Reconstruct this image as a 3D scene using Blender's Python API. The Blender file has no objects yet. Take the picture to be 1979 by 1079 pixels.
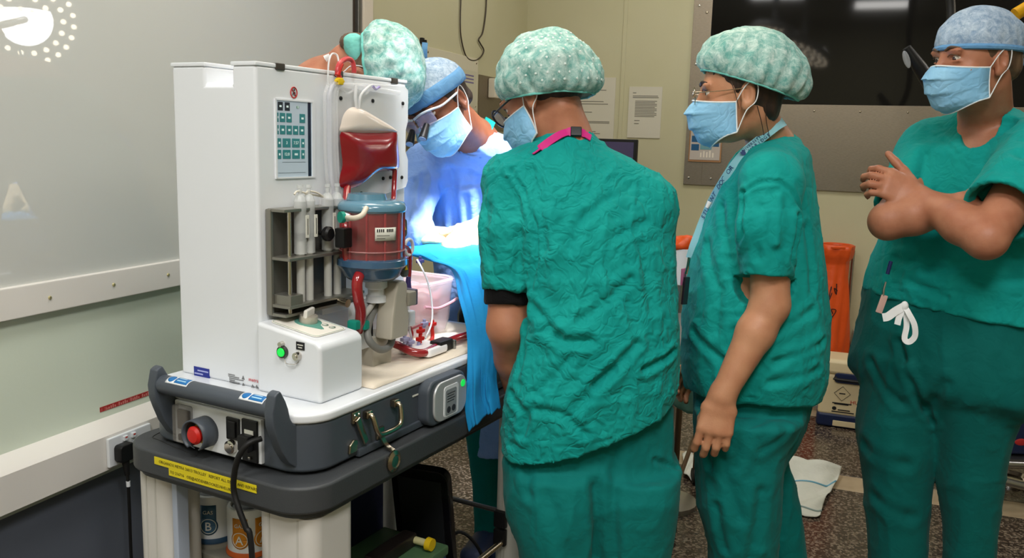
import bpy, bmesh, math, random
import numpy as np
from mathutils import Vector, Matrix
random.seed(7)
SC = bpy.context.scene
COL = SC.collection
# ------------------------------------------------------------------ camera
FPX, PITCH, ROLL, CAMZ = 1660.0, math.radians(9.2), math.radians(1.7), 1.45
AW = math.radians(20.8)          # room turned against the view
AM = math.radians(28.0)          # trolley turned against the view
_F = np.array([0, math.cos(PITCH), -math.sin(PITCH)])
_rt = np.array([1.0, 0, 0]); _up = np.cross(_rt, _F)
_R = _rt*math.cos(ROLL) + _up*math.sin(ROLL)
_U = -_rt*math.sin(ROLL) + _up*math.cos(ROLL)
_O = np.array([0, 0, CAMZ])
RZ = Matrix.Rotation(AW, 4, 'Z')

def W(p):                         # view-aligned ground frame -> world
    return tuple(RZ @ Vector(p))

cam = bpy.data.objects.new('camera', bpy.data.cameras.new('camera'))
COL.objects.link(cam)
cm = Matrix(((_R[0], _U[0], -_F[0], 0), (_R[1], _U[1], -_F[1], 0), (_R[2], _U[2], -_F[2], CAMZ), (0, 0, 0, 1)))
cam.matrix_world = RZ @ cm
cam.data.sensor_width = 36.0
cam.data.lens = FPX/1979*36.0
cam.data.clip_start = 0.02
SC.camera = cam
# ------------------------------------------------------------------ world, exposure
wd = bpy.data.worlds.new('world'); SC.world = wd; wd.use_nodes = True
wd.node_tree.nodes['Background'].inputs[0].default_value = (0.9, 0.95, 1, 1)
wd.node_tree.nodes['Background'].inputs[1].default_value = 0.05
SC.view_settings.view_transform = 'Standard'
SC.view_settings.look = 'None'
SC.view_settings.exposure = -0.8
SC.view_settings.gamma = 1.0
SC.view_settings.use_curve_mapping = False
CEIL_H = 3.2
LAMP_W = 40.0        # watts of each ceiling panel

def _ray(x, y):
    return _F + _R*(x-989.5)/FPX - _U*(y-539.5)/FPX
def at(x, y, d):                  # picture point at a given distance in front of the camera
    v = _ray(x, y); return _O + v*d/v[1]
def onz(x, y, z):
    v = _ray(x, y); return _O + v*(z-CAMZ)/v[2]
def onpl(x, y, pt, n):
    v = _ray(x, y); return _O + v*((np.array(pt)-_O) @ np.array(n))/(v @ np.array(n))

# ------------------------------------------------------------------ materials
def lin(c):
    return tuple((v/255/12.92 if v/255 <= .04045 else ((v/255+.055)/1.055)**2.4) for v in c) + (1.0,)
MATS = {}
def mat(name, rgb, rough=.5, metal=0., spec=.5, noise=None, bump=None, emit=0., alpha=1., trans=0., sss=0., coat=0., sheen=0., emit_rgb=None, ior=1.45):
    """noise=(scale, rgb2, lo, hi[, stretch xyz]); bump=(scale, strength[, stretch xyz])"""
    if name in MATS: return MATS[name]
    m = bpy.data.materials.new(name); m.use_nodes = True
    nt = m.node_tree; b = nt.nodes['Principled BSDF']; I = b.inputs
    I['Base Color'].default_value = lin(rgb); I['Roughness'].default_value = rough
    I['Metallic'].default_value = metal; I['Specular IOR Level'].default_value = spec
    I['IOR'].default_value = ior
    I['Alpha'].default_value = alpha; I['Transmission Weight'].default_value = trans
    I['Coat Weight'].default_value = coat; I['Sheen Weight'].default_value = sheen
    if sss:
        I['Subsurface Weight'].default_value = sss; I['Subsurface Radius'].default_value = (.9, .35, .2); I['Subsurface Scale'].default_value = .012
    if emit:
        I['Emission Color'].default_value = lin(emit_rgb or rgb); I['Emission Strength'].default_value = emit
    def coords(stretch):
        tc = nt.nodes.new('ShaderNodeTexCoord'); mp = nt.nodes.new('ShaderNodeMapping')
        nt.links.new(tc.outputs['Object'], mp.inputs[0]); mp.inputs['Scale'].default_value = stretch
        return mp.outputs[0]
    if noise:
        n = nt.nodes.new('ShaderNodeTexNoise'); n.inputs['Scale'].default_value = noise[0]; n.inputs['Detail'].default_value = 4
        nt.links.new(coords(noise[4] if len(noise) > 4 else (1, 1, 1)), n.inputs['Vector'])
        r = nt.nodes.new('ShaderNodeValToRGB'); e = r.color_ramp.elements
        e[0].position = noise[2]; e[0].color = lin(rgb); e[1].position = noise[3]; e[1].color = lin(noise[1])
        nt.links.new(n.outputs[0], r.inputs[0]); nt.links.new(r.outputs[0], I['Base Color'])
    if bump:
        n = nt.nodes.new('ShaderNodeTexNoise'); n.inputs['Scale'].default_value = bump[0]; n.inputs['Detail'].default_value = 5
        nt.links.new(coords(bump[2] if len(bump) > 2 else (1, 1, 1)), n.inputs['Vector'])
        bp = nt.nodes.new('ShaderNodeBump'); bp.inputs['Strength'].default_value = bump[1]; bp.inputs['Distance'].default_value = .01
        nt.links.new(n.outputs[0], bp.inputs['Height']); nt.links.new(bp.outputs[0], I['Normal'])
    MATS[name] = m
    return m

WHITE = mat('white_plastic', (229, 233, 238), .28, coat=.3)
GREY = mat('slate_plastic', (72, 79, 88), .42, bump=(400, .05))
CHAR = mat('charcoal_plastic', (62, 65, 68), .5, bump=(500, .12))
CREAM = mat('cream_post', (212, 209, 204), .4)
BLACK = mat('black_plastic', (16, 16, 18), .45)
RUBBER = mat('black_rubber', (10, 10, 11), .6)
STEEL = mat('brushed_steel', (156, 144, 128), .42, 1., noise=(60, (140, 130, 115), .35, .65, (1, 1, 14)))
ALU = mat('satin_aluminium', (168, 168, 166), .35, 1.)
CHROME = mat('chrome', (205, 200, 192), .14, 1.)
BRASSY = mat('nickel', (176, 165, 145), .25, 1.)
BLOOD = mat('blood', (142, 18, 28), .25, coat=.5)
BLOODT = mat('blood_tube', (150, 32, 38), .2, coat=.8)
CLEAR = mat('clear_plastic', (245, 246, 250), .12, alpha=.22, spec=.6)
CLEARM = mat('milky_plastic', (236, 238, 240), .25, alpha=.6)
YELLOW = mat('yellow_plastic', (226, 190, 20), .45)
REDP = mat('red_plastic', (196, 28, 20), .4)
GREEN_LED = mat('green_led', (20, 160, 60), .3, emit=1.5, emit_rgb=(30, 220, 80))
TEAL = mat('teal_plastic', (20, 140, 122), .4)
NAVY = mat('navy_plastic', (22, 36, 74), .4)
PRINTB = mat('black_print', (25, 25, 28), .6)
PRINTR = mat('red_print', (186, 40, 40), .6)
PAPER = mat('paper', (222, 222, 212), .55)

# ------------------------------------------------------------------ objects
def link(name, me, m=None, parent=None, label=None, cat=None, group=None, kind=None):
    o = bpy.data.objects.new(name, me); COL.objects.link(o)
    if m is not None and me is not None and not me.materials: me.materials.append(m)
    if parent is not None: o.parent = parent
    tag(o, label, cat, group, kind); return o
def tag(o, label=None, cat=None, group=None, kind=None):
    if label: o['label'] = label
    if cat: o['category'] = cat
    if group: o['group'] = group
    if kind: o['kind'] = kind
    return o
def empty(name, loc, rz=0., label=None, cat=None, group=None, kind=None):
    o = bpy.data.objects.new(name, None); COL.objects.link(o); o.location = loc; o.rotation_euler = (0, 0, rz)
    o.empty_display_size = .05
    return tag(o, label, cat, group, kind)

class B:
    """collects shapes in one bmesh"""
    def __init__(s): s.bm = bmesh.new()
    def box(s, lo, hi, bev=0., seg=2, M=None):
        lo = Vector(lo); hi = Vector(hi)
        r = bmesh.ops.create_cube(s.bm, size=1.0); vs = r['verts']
        sz = hi-lo; c = (hi+lo)/2
        for v in vs: v.co = Vector((v.co.x*sz.x, v.co.y*sz.y, v.co.z*sz.z)) + c
        if bev > 0:
            es = list({e for v in vs for e in v.link_edges})
            g = bmesh.ops.bevel(s.bm, geom=es, offset=min(bev, min(sz)*.49), segments=seg, affect='EDGES', profile=.5)
            vs = list({v for f in g['faces'] for v in f.verts} | {v for v in vs if v.is_valid})
        if M is not None:
            for v in vs: v.co = M @ v.co
        return s
    def prism(s, pts, lo, hi, axis='z', bev=0., seg=2, M=None):
        """polygon pts (2D) extruded along axis from lo to hi"""
        def p3(p, t):
            if axis == 'z': return (p[0], p[1], t)
            if axis == 'x': return (t, p[0], p[1])
            return (p[0], t, p[1])
        n0 = len(s.bm.verts)
        a = [s.bm.verts.new(p3(p, lo)) for p in pts]; b = [s.bm.verts.new(p3(p, hi)) for p in pts]
        n = len(pts); fs = [s.bm.faces.new(a[::-1]), s.bm.faces.new(b)]
        for i in range(n): fs.append(s.bm.faces.new((a[i], a[(i+1) % n], b[(i+1) % n], b[i])))
        bmesh.ops.recalc_face_normals(s.bm, faces=fs)
        vs = a+b
        if bev > 0:
            es = list({e for f in fs for e in f.edges if e.calc_face_angle(0) > .5})
            g = bmesh.ops.bevel(s.bm, geom=es, offset=bev, segments=seg, affect='EDGES', profile=.5, clamp_overlap=True)
            vs = list({v for f in g['faces'] for v in f.verts} | {v for v in vs if v.is_valid})
        if M is not None:
            for v in vs: v.co = M @ v.co
        return s
    def cyl(s, a, b, r0, r1=None, n=20, caps=True):
        r1 = r0 if r1 is None else r1
        a = Vector(a); b = Vector(b); w = (b-a); q = w.to_track_quat('Z', 'Y'); L = w.length
        r = bmesh.ops.create_cone(s.bm, cap_ends=caps, cap_tris=False, segments=n, radius1=r0, radius2=r1, depth=L)
        M = Matrix.Translation((a+b)/2) @ q.to_matrix().to_4x4()
        for v in r['verts']: v.co = M @ v.co
        return s
    def ball(s, c, r, n=16, R=None):
        g = bmesh.ops.create_uvsphere(s.bm, u_segments=n, v_segments=max(6, n//2), radius=1.0)
        r = (r, r, r) if isinstance(r, (int, float)) else r
        for v in g['verts']:
            p = Vector((v.co.x*r[0], v.co.y*r[1], v.co.z*r[2]))
            if R is not None: p = R @ p
            v.co = p + Vector(c)
        return s
    def tube(s, pts, r, n=10, smooth=6, closed=False, flat=None):
        """swept circle along a smoothed path; r number or list; flat=(w,t,up) sweeps a ribbon"""
        P = [Vector(p) for p in pts]; R = [r]*len(P) if isinstance(r, (int, float)) else list(r)
        if smooth > 1 and len(P) > 2:
            Q, S = [], []
            m = len(P); rng = range(m if closed else m-1)
            for i in rng:
                p0, p1, p2, p3 = (P[(i-1) % m] if closed or i > 0 else P[0]*2-P[1]), P[i], P[(i+1) % m], (P[(i+2) % m] if closed or i+2 < m else P[-1]*2-P[-2])
                for k in range(smooth):
                    t = k/smooth
                    Q.append(.5*((2*p1)+(p2-p0)*t+(2*p0-5*p1+4*p2-p3)*t*t+(3*p1-p0-3*p2+p3)*t**3)); S.append(R[i]*(1-t)+R[(i+1) % m]*t)
            if not closed: Q.append(P[-1]); S.append(R[-1])
            P, R = Q, S
        rings = []; up = None; N = len(P)
        for i in range(N):
            t = (P[(i+1) % N]-P[i-1]) if closed else (P[min(i+1, N-1)]-P[max(i-1, 0)])
            if t.length < 1e-9: t = Vector((0, 0, 1))
            t.normalize()
            if flat: up = Vector(flat[2][i*len(flat[2])//N]) if isinstance(flat[2], list) else Vector(flat[2])
            elif up is None: up = t.orthogonal()
            u = (up - t*up.dot(t)); u = u.normalized() if u.length > 1e-6 else t.orthogonal().normalized()
            if not flat: up = u
            v = t.cross(u)
            if flat:
                w2, t2 = flat[0]/2, flat[1]/2
                ring = [P[i]+v*a+u*b for a, b in ((-w2, -t2), (w2, -t2), (w2, t2), (-w2, t2))]
            else:
                ring = [P[i]+(u*math.cos(2*math.pi*k/n)+v*math.sin(2*math.pi*k/n))*R[i] for k in range(n)]
            rings.append([s.bm.verts.new(p) for p in ring])
        m = len(rings[0])
        for i in range(N if closed else N-1):
            a, b = rings[i], rings[(i+1) % N]
            for k in range(m): s.bm.faces.new((a[k], a[(k+1) % m], b[(k+1) % m], b[k]))
        if not closed:
            s.bm.faces.new(rings[0][::-1]); s.bm.faces.new(rings[-1])
        return s
    def lathe(s, prof, c=(0, 0, 0), n=32, R=None):
        """prof: (r, z) list, closed solid of revolution about z"""
        c = Vector(c); rings = []
        for r, z in prof:
            ring = []
            for k in range(n if r > 1e-6 else 1):
                p = Vector((r*math.cos(2*math.pi*k/n), r*math.sin(2*math.pi*k/n), z))
                if R is not None: p = R @ p
                ring.append(s.bm.verts.new(p+c))
            rings.append(ring)
        for a, b in zip(rings, rings[1:]):
            if len(a) == 1 and len(b) == 1: continue
            for k in range(n):
                k2 = (k+1) % n
                if len(a) == 1: s.bm.faces.new((a[0], b[k], b[k2]))
                elif len(b) == 1: s.bm.faces.new((a[k], a[k2], b[0]))
                else: s.bm.faces.new((a[k], a[k2], b[k2], b[k]))
        for ring, rev in ((rings[0], True), (rings[-1], False)):
            if len(ring) > 1: s.bm.faces.new(ring[::-1] if rev else ring)
        return s
    def grid(s, f, nu, nv):
        """surface f(u,v), u,v in 0..1"""
        V = [[s.bm.verts.new(f(i/nu, j/nv)) for j in range(nv+1)] for i in range(nu+1)]
        for i in range(nu):
            for j in range(nv): s.bm.faces.new((V[i][j], V[i+1][j], V[i+1][j+1], V[i][j+1]))
        return s
    def xform(s, M):
        for v in s.bm.verts: v.co = M @ v.co
        return s
    def done(s, name, m, parent=None, smooth=True, ang=40, solid=0., **kw):
        bmesh.ops.recalc_face_normals(s.bm, faces=s.bm.faces)
        me = bpy.data.meshes.new(name); s.bm.to_mesh(me); s.bm.free()
        if smooth:
            for p in me.polygons: p.use_smooth = True
            me.set_sharp_from_angle(angle=math.radians(ang))
        o = link(name, me, m, parent, **kw)
        if smooth and not solid and len(me.polygons) < 900:
            md = o.modifiers.new('flat_faces', 'WEIGHTED_NORMAL'); md.keep_sharp = True; md.weight = 90
        if solid:
            md = o.modifiers.new('thickness', 'SOLIDIFY'); md.thickness = solid; md.offset = 0
        return o

def rrect(x0, y0, x1, y1, r, n=6):
    pts = []
    for cx, cy, a0 in ((x1-r, y1-r, 0), (x0+r, y1-r, 90), (x0+r, y0+r, 180), (x1-r, y0+r, 270)):
        for k in range(n+1):
            a = math.radians(a0+90*k/n); pts.append((cx+r*math.cos(a), cy+r*math.sin(a)))
    return pts

def text(name, s, M, size, m, parent=None, align='CENTER', extrude=.0003):
    cu = bpy.data.curves.new(name, 'FONT'); cu.body = s; cu.size = size; cu.align_x = align; cu.align_y = 'CENTER'
    cu.extrude = extrude; cu.resolution_u = 2
    t = bpy.data.objects.new('tmp', cu); COL.objects.link(t)
    me = bpy.data.meshes.new_from_object(t); bpy.data.objects.remove(t); bpy.data.curves.remove(cu)
    me.name = name
    for i in range(len(me.materials)-1, -1, -1): me.materials.pop(index=i)
    o = link(name, me, m, parent)
    o.matrix_local = M
    return o
def frame(o, x, z):
    """matrix with local X along x, local Z (facing) along z"""
    x = Vector(x).normalized(); z = Vector(z).normalized(); y = z.cross(x).normalized(); x = y.cross(z)
    M = Matrix(((x.x, y.x, z.x, o[0]), (x.y, y.y, z.y, o[1]), (x.z, y.z, z.z, o[2]), (0, 0, 0, 1)))
    return M

def copy_tree(o, parent=None):
    c = o.copy(); COL.objects.link(c); c.parent = parent
    for ch in list(o.children): copy_tree(ch, c)
    return c
# ================================================================== the room (world axes: left wall plane x = XW, back wall plane y = YB)
XW, YB, XR, YF = -1.9385, 5.2, 3.7, -2.6
GN = np.array([math.cos(AW), -math.sin(AW), 0]); GP = np.array([-1.143, 2.45, 0])
GB = np.array([math.sin(AW), math.cos(AW), 0])
def onwall(x, y):
    return W(onpl(x, y, GP, GN))
def onback(x, y, k=None):
    return W(onpl(x, y, GB*((YB if k is None else k)), GB))

FLOORM = bpy.data.materials.new('speckled_terrazzo'); FLOORM.use_nodes = True
def _terrazzo(m):
    nt = m.node_tree; b = nt.nodes['Principled BSDF']
    tc = nt.nodes.new('ShaderNodeTexCoord')
    g = nt.nodes.new('ShaderNodeNewGeometry')
    v = nt.nodes.new('ShaderNodeTexVoronoi'); v.inputs['Scale'].default_value = 120
    nt.links.new(g.outputs['Position'], v.inputs['Vector'])
    r = nt.nodes.new('ShaderNodeValToRGB'); r.color_ramp.interpolation = 'CONSTANT'
    e = r.color_ramp.elements; e[0].position = 0; e[0].color = lin((46, 38, 33)); e[1].position = .42; e[1].color = lin((106, 93, 80))
    x = e.new(.22); x.color = lin((74, 61, 52)); x = e.new(.62); x.color = lin((132, 119, 104)); x = e.new(.8); x.color = lin((60, 49, 42))
    sp = nt.nodes.new('ShaderNodeSeparateColor'); nt.links.new(v.outputs['Color'], sp.inputs[0])
    nt.links.new(sp.outputs[0], r.inputs[0]); nt.links.new(r.outputs[0], b.inputs['Base Color'])
    b.inputs['Roughness'].default_value = .22
_terrazzo(FLOORM)
TILEC = mat('cream_floor_tile', (190, 170, 140), .25, noise=(9, (172, 152, 124), .4, .7))
GROUT = mat('floor_grout', (70, 62, 54), .8)
floor = B().box((XW-.1, YF-.1, -.08), (XR+.1, YB+.1, -.006)).done('floor', GROUT, kind='structure')
def tile(x0, y0, x1, y1, m, name):
    B().box((x0+.002, y0+.002, -.02), (x1-.002, y1-.002, 0), .0015, 1).done(name, m, floor)
bx, by = (-.30, -.12), (3.81, 3.99)
ys = [YF, -1.2, 1.2, by[0], by[1], 4.85, YB]
xs = [XW, bx[0], bx[1], 1.5, XR]
for i in range(len(xs)-1):
    for j in range(len(ys)-1):
        band = (j == 3) or (i == 1 and j >= 3) or j == 5
        if not band: tile(xs[i], ys[j], xs[i+1], ys[j+1], FLOORM, 'terrazzo_slab')
        else:
            nx = max(1, round((xs[i+1]-xs[i])/.42)); ny = max(1, round((ys[j+1]-ys[j])/.42))
            for a in range(nx):
                for b in range(ny):
                    tile(xs[i]+(xs[i+1]-xs[i])*a/nx, ys[j]+(ys[j+1]-ys[j])*b/ny, xs[i]+(xs[i+1]-xs[i])*(a+1)/nx, ys[j]+(ys[j+1]-ys[j])*(b+1)/ny, TILEC, 'border_tile')

WALLG = mat('pale_green_paint', (214, 224, 208), .35, bump=(90, .04))
WALLY = mat('yellow_green_paint', (202, 196, 162), .45, noise=(1.6, (196, 190, 152), .35, .7), bump=(60, .03))
PANEL = mat('glossy_grey_panel', (198, 200, 196), .012, spec=.6)
VINYL = mat('slate_vinyl', (92, 98, 110), .5)
TRUNK = mat('trunking_white', (226, 222, 216), .4)
yfr = onwall(677, 30)[1]
B().box((XW-.12, YF, 0), (XW, YB+.1, CEIL_H)).done('wall_left', WALLG, kind='structure')
gp = B().box((XW-.005, YF+.02, 1.045), (XW+.012, yfr, CEIL_H-.02), .002).done('trim_1', PANEL, kind='structure')
gp['label'] = 'large glossy grey green wall panel above the white rail'
B().box((XW, yfr, 1.0), (XW+.006, yfr+.028, CEIL_H), 0).done('trim_2', mat('dark_gap', (62, 50, 38), .7), kind='structure')
B().box((XW, yfr+.028, .9), (XW+.022, yfr+.06, CEIL_H), .003).done('trim_3', ALU, kind='structure')
B().box((XW, yfr+.06, .6), (XW+.03, yfr+.135, CEIL_H), .004).done('trim_4', mat('cream_casing', (226, 214, 196), .4), kind='structure')
# the wall beyond the casing is painted yellow green
B().box((XW-.004, yfr+.135, 0), (XW+.014, YB, CEIL_H)).done('wall_left_far', WALLY, kind='structure')
# white protective rail with screws
rail = B().box((XW, YF, .968), (XW+.026, yfr-.02, 1.05), .004).done('trim_5', TRUNK, kind='structure')
for px, py in ((82, 574), (206, 549), (312, 530)):
    p = onwall(px, py)
    B().lathe([(0, .004), (.004, .0035), (.0055, 0)], (XW+.026, p[1], p[2]), 14, Matrix.Rotation(math.pi/2, 3, 'Y')).done('screw', mat('brass_screw', (206, 196, 150), .3, .7), rail)
# trunking with a sloping shoulder, lower vinyl
tr = B().prism([(XW, .492), (XW+.062, .492), (XW+.062, .592), (XW+.05, .602), (XW, .622)], YF, yfr-.1, 'y').done('trim_6', TRUNK, kind='structure')
B().box((XW, YF, .46), (XW+.016, yfr-.1, .492)).done('trim_7', mat('pale_green_strip', (196, 206, 196), .4), kind='structure')
B().box((XW, YF, 0), (XW+.01, yfr-.1, .46)).done('trim_8', VINYL, kind='structure')

B().box((XW-.1, YB, 0), (XR+.1, YB+.12, CEIL_H)).done('wall_back', WALLY, kind='structure')
B().box((XR, YF, 0), (XR+.12, YB+.1, CEIL_H)).done('wall_right', WALLY, kind='structure')
B().box((XW-.1, YF-.12, 0), (XR+.1, YF, CEIL_H)).done('wall_front', WALLY, kind='structure')
B().box((XW-.1, YF-.1, CEIL_H), (XR+.1, YB+.1, CEIL_H+.1)).done('ceiling', mat('ceiling_white', (226, 226, 222), .8), kind='structure')
p = onback(1208, 60)
B().box((p[0]-.012, YB-.006, 0), (p[0]+.012, YB, CEIL_H), .002).done('trim_9', WALLY, kind='structure')
B().box((-1.9, YB-.012, 0), (XR, YB, .1), .004).done('baseboard_back', mat('grey_skirting', (150, 140, 120), .5), kind='structure')

# ---- window in the back wall: steel surround, dark glass
w0 = onback(1321, 356); w1 = onback(1369, 150); w2 = onback(1600, 203)
win = empty('window_1', (0, 0, 0), kind='structure')
DARKG = mat('dark_glass', (26, 25, 23), .05, spec=.22)
xl, xg, zb, zg = w0[0], w1[0], w0[2], w2[2]
B().box((xl, YB-.014, zb), (xg, YB, CEIL_H-.1), .001).done('steel_panel', STEEL, win)
B().box((xg, YB-.014, zb), (XR-.02, YB, zg), .001).done('steel_panel', STEEL, win)
B().box((xg, YB-.008, zg), (XR-.02, YB-.002, CEIL_H-.1)).done('glass_pane', DARKG, win)
def screw(x, z, par, m=CHROME, r=.008, y=None):
    B().lathe([(r, 0), (r*.8, .003), (0, .0045)], (x, YB-.014 if y is None else y, z), 12, Matrix.Rotation(math.pi/2, 3, 'X')).done('screw', m, par)
for k in range(5):
    screw(xl+.03, zb+.04+.33*k, win); 
for k in range(3): screw(xg-.03, zb+.04+.62+.33*k, win, BRASSY)
for k in range(9): screw(xg+.12+.24*k, zg-.035, win, BRASSY, .006)
screw(xl+.16, zb+.04, win)

# framed notice on the steel panel
a = onback(1331, 312); b = onback(1401, 205)
fr = empty('framed_notice', (0, 0, 0), label='small clear framed notice with blue and yellow blocks on the steel panel', cat='notice')
B().box((a[0], YB-.026, a[2]), (b[0], YB-.014, b[2]), .002).done('frame', mat('amber_edge', (176, 130, 84), .25, coat=.6), fr)
B().box((a[0]+.008, YB-.0285, a[2]+.012), (b[0]-.008, YB-.026, b[2]-.012)).done('sheet', mat('notice_paper', (196, 186, 176), .5), fr)
w = b[0]-a[0]-.016; h = b[2]-a[2]-.024
for (u0, u1, v0, v1, c) in ((.04, .3, .18, .3, (24, 86, 130)), (.04, .3, .34, .46, (24, 86, 130)), (.34, .72, .2, .5, (110, 160, 168)), (.76, .96, .26, .42, (24, 86, 130)),
                            (.04, .3, .52, .6, (196, 196, 120)), (.34, .6, .54, .66, (200, 186, 70)), (.34, .5, .66, .72, (206, 120, 60)), (.04, .3, .64, .92, (150, 150, 176)), (.7, .95, .5, .58, (190, 170, 150)),
                            (.35, .4, .05, .14, (236, 226, 210)), (.45, .5, .05, .17, (236, 226, 210)), (.55, .6, .05, .15, (236, 226, 210)), (.65, .7, .05, .18, (236, 226, 210)), (.75, .8, .05, .14, (236, 226, 210))):
    x0, z0 = a[0]+.008, a[2]+.012
    B().box((x0+w*u0, YB-.0295, z0+h*v0), (x0+w*u1, YB-.0285, z0+h*v1)).done('print_block', mat('print_%d_%d_%d' % c, c, .5), fr)

# two sheets in plastic sleeves on the back wall
def sleeve(px0, px1, py0, py1, label, lines):
    a = onback(px0, py1); b = onback(px1, py0)
    e = empty('notice_sheet', (0, 0, 0), label=label, cat='notice', group='printed sheets on the back wall')
    B().box((a[0], YB-.006, a[2]), (b[0], YB-.001, b[2]), .001).done('paper_sheet', mat('warm_paper', (214, 208, 190), .3), e)
    w = b[0]-a[0]; h = b[2]-a[2]
    for (u0, u1, v) in lines:
        B().box((a[0]+w*u0, YB-.0068, a[2]+h*v-.0022), (a[0]+w*u1, YB-.006, a[2]+h*v+.0022)).done('text_line', mat('grey_print', (126, 122, 110), .6), e)
L2 = [(.12, .22, .88), (.12, .88, .82), (.12, .9, .79)] + [(.2, .86-.06*(k % 3 == 1), .72-.03*k) for k in range(11)] + [(.2, .36, .34), (.2, .34, .28)]
sleeve(1212, 1281, 168, 266, 'white typed sheet in a clear sleeve nearest the steel window panel', L2)
sleeve(1100, 1191, 150, 270, 'printed sheet in a clear sleeve behind the bouffant cap, above the black monitor', [(.1, .9, .3), (.1, .9, .28), (.3, .8, .8), (.2, .75, .62), (.2, .85, .58), (.3, .6, .14), (.3, .7, .11), (.1, .5, .45)])

# black monitor on the back wall
a = onback(1120, 330, 4.8); b = onback(1233, 270, 4.8)
mo = empty('monitor', (0, 0, 0), label='black flat monitor screen below the printed sheets', cat='monitor')
yb = 4.8
B().box((a[0]-.1, yb-.02, a[2]-.12), (b[0], yb+.02, b[2]), .006).done('casing', BLACK, mo)
B().box((a[0]-.08, yb-.022, a[2]-.1), (b[0]-.018, yb-.019, b[2]-.016)).done('screen', mat('dim_screen', (70, 62, 92), .15, emit=.12, emit_rgb=(90, 80, 130)), mo)
B().box((a[0]+.02, yb+.02, a[2]-.1), (a[0]+.12, YB, a[2]), .004).done('bracket', BLACK, mo)

# far left wall: white plate with a sign, steel dispenser panel, cable, hook, brown horizontal strips
def wbox(px0, py0, px1, py1, t0, t1, bev=.001):
    a = onwall(px0, py1); b = onwall(px1, py0)
    return B().box((XW+.014+t0, a[1], a[2]), (XW+.014+t1, b[1], b[2]), bev)
pl = empty('wall_plate', (0, 0, 0), label='pale board with screws and a small printed sign on the green wall', cat='wall board')
a = onwall(813, 172); b = onwall(917, 92)
y0, y1, z0, z1 = a[1], b[1], 1.60, 1.88
B().box((XW+.014, y0, z0), (XW+.024, y1, z1), .002).done('board', mat('board_cream', (214, 206, 180), .4), pl)
B().box((XW+.024, y0+.05, z0+.02), (XW+.0255, y1-.02, z1-.07)).done('sign_sheet', mat('sign_cream', (206, 200, 172), .4), pl)
for k in range(3): B().box((XW+.0255, y1-.2, z1-.10-.018*k), (XW+.0262, y1-.06, z1-.093-.018*k)).done('text_line', mat('violet_print', (120, 108, 150), .6), pl)
for yy in (y0+.025, y1-.025):
    for zz in (z0+.025, z1-.025): B().lathe([(.006, 0), (.004, .003), (0, .004)], (XW+.024, yy, zz), 10, Matrix.Rotation(math.pi/2, 3, 'Y')).done('screw', BRASSY, pl)
dp = empty('dispenser', (0, 0, 0), label='steel wall panel with a white dispenser beside the pale board', cat='dispenser')
a = onwall(926, 200)
B().box((XW+.014, y1+.03, 1.5), (XW+.022, YB-.02, 1.80), .001).done('steel_plate', STEEL, dp)
B().box((XW+.022, y1+.15, 1.68), (XW+.07, y1+.26, 1.79), .008).done('dispenser_box', mat('warm_white', (222, 212, 190), .4), dp)
hk = onwall(808, 79)
B().box((XW+.014, hk[1]-.012, hk[2]-.014), (XW+.03, hk[1]+.012, hk[2]+.014), .003).box((XW+.03, hk[1]-.006, hk[2]-.02), (XW+.045, hk[1]+.006, hk[2]+.004), .002).done('wall_hook', BLACK, label='small black hook on the green wall above the pale board', cat='hook')
cb = [(884, -30), (882, 40), (884, 75), (893, 108), (906, 117), (920, 112), (928, 98), (921, 84), (918, 76), (926, 62), (932, 20), (933, -30)]
pts = [Vector(onwall(x, y))+Vector((.022, 0, 0)) for x, y in cb]
B().tube(pts, .004, 8, 5).done('cable', mat('brown_cable', (70, 60, 48), .5), label='thin dark cable looping down the green wall', cat='cable')
rl = empty('brown_strips', (0, 0, 0), label='brown horizontal strips on the wall behind the person in the blue gown', cat='rack')
for py in (237, 277, 316, 440):
    a = onwall(770, py); b = onwall(835, py)
    B().box((XW+.014, a[1], a[2]-.012), (XW+.04, b[1], a[2]+.012), .002).done('wall_strip', mat('strip_brown', (104, 78, 52), .5), rl)
B().box((XW+.014, onwall(770, 237)[1]-.02, onwall(770, 440)[2]-.03), (XW+.02, onwall(770, 237)[1], onwall(770, 237)[2]+.03)).done('end_strip', mat('strip_brown', (104, 78, 52)), rl)

# red lettered strip on the left wall, double socket and plug
a = onwall(193, 797); b = onwall(301, 757)
rs = empty('warning_strip', (0, 0, 0), label='worn red adhesive strip with pale lettering above the trunking', cat='sticker')
B().box((XW, a[1], .642), (XW+.0015, b[1], .656)).done('strip', mat('worn_red', (158, 36, 34), .5, noise=(60, (196, 120, 112), .55, .72)), rs)
for k in range(22):
    if k % 6 != 4: B().box((XW+.0015, a[1]+.03+(b[1]-a[1]-.05)*k/22, .644), (XW+.002, a[1]+.03+(b[1]-a[1]-.05)*(k+.55)/22, .650+.002*(k % 3))).done('faded_letter', mat('pale_print', (206, 130, 124), .6), rs)
s0 = onwall(208, 855); s1 = onwall(274, 830)
so = empty('wall_socket', (0, 0, 0), label='white double wall socket on the trunking', cat='socket')
xs0 = XW+.062
ys0 = onpl(205, 850, GP+GN*.065, GN); ys0 = W(ys0)[1]
B().box((xs0, ys0, .500), (xs0+.012, ys0+.16, .586), .004).done('plate', WHITE, so)
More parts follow.
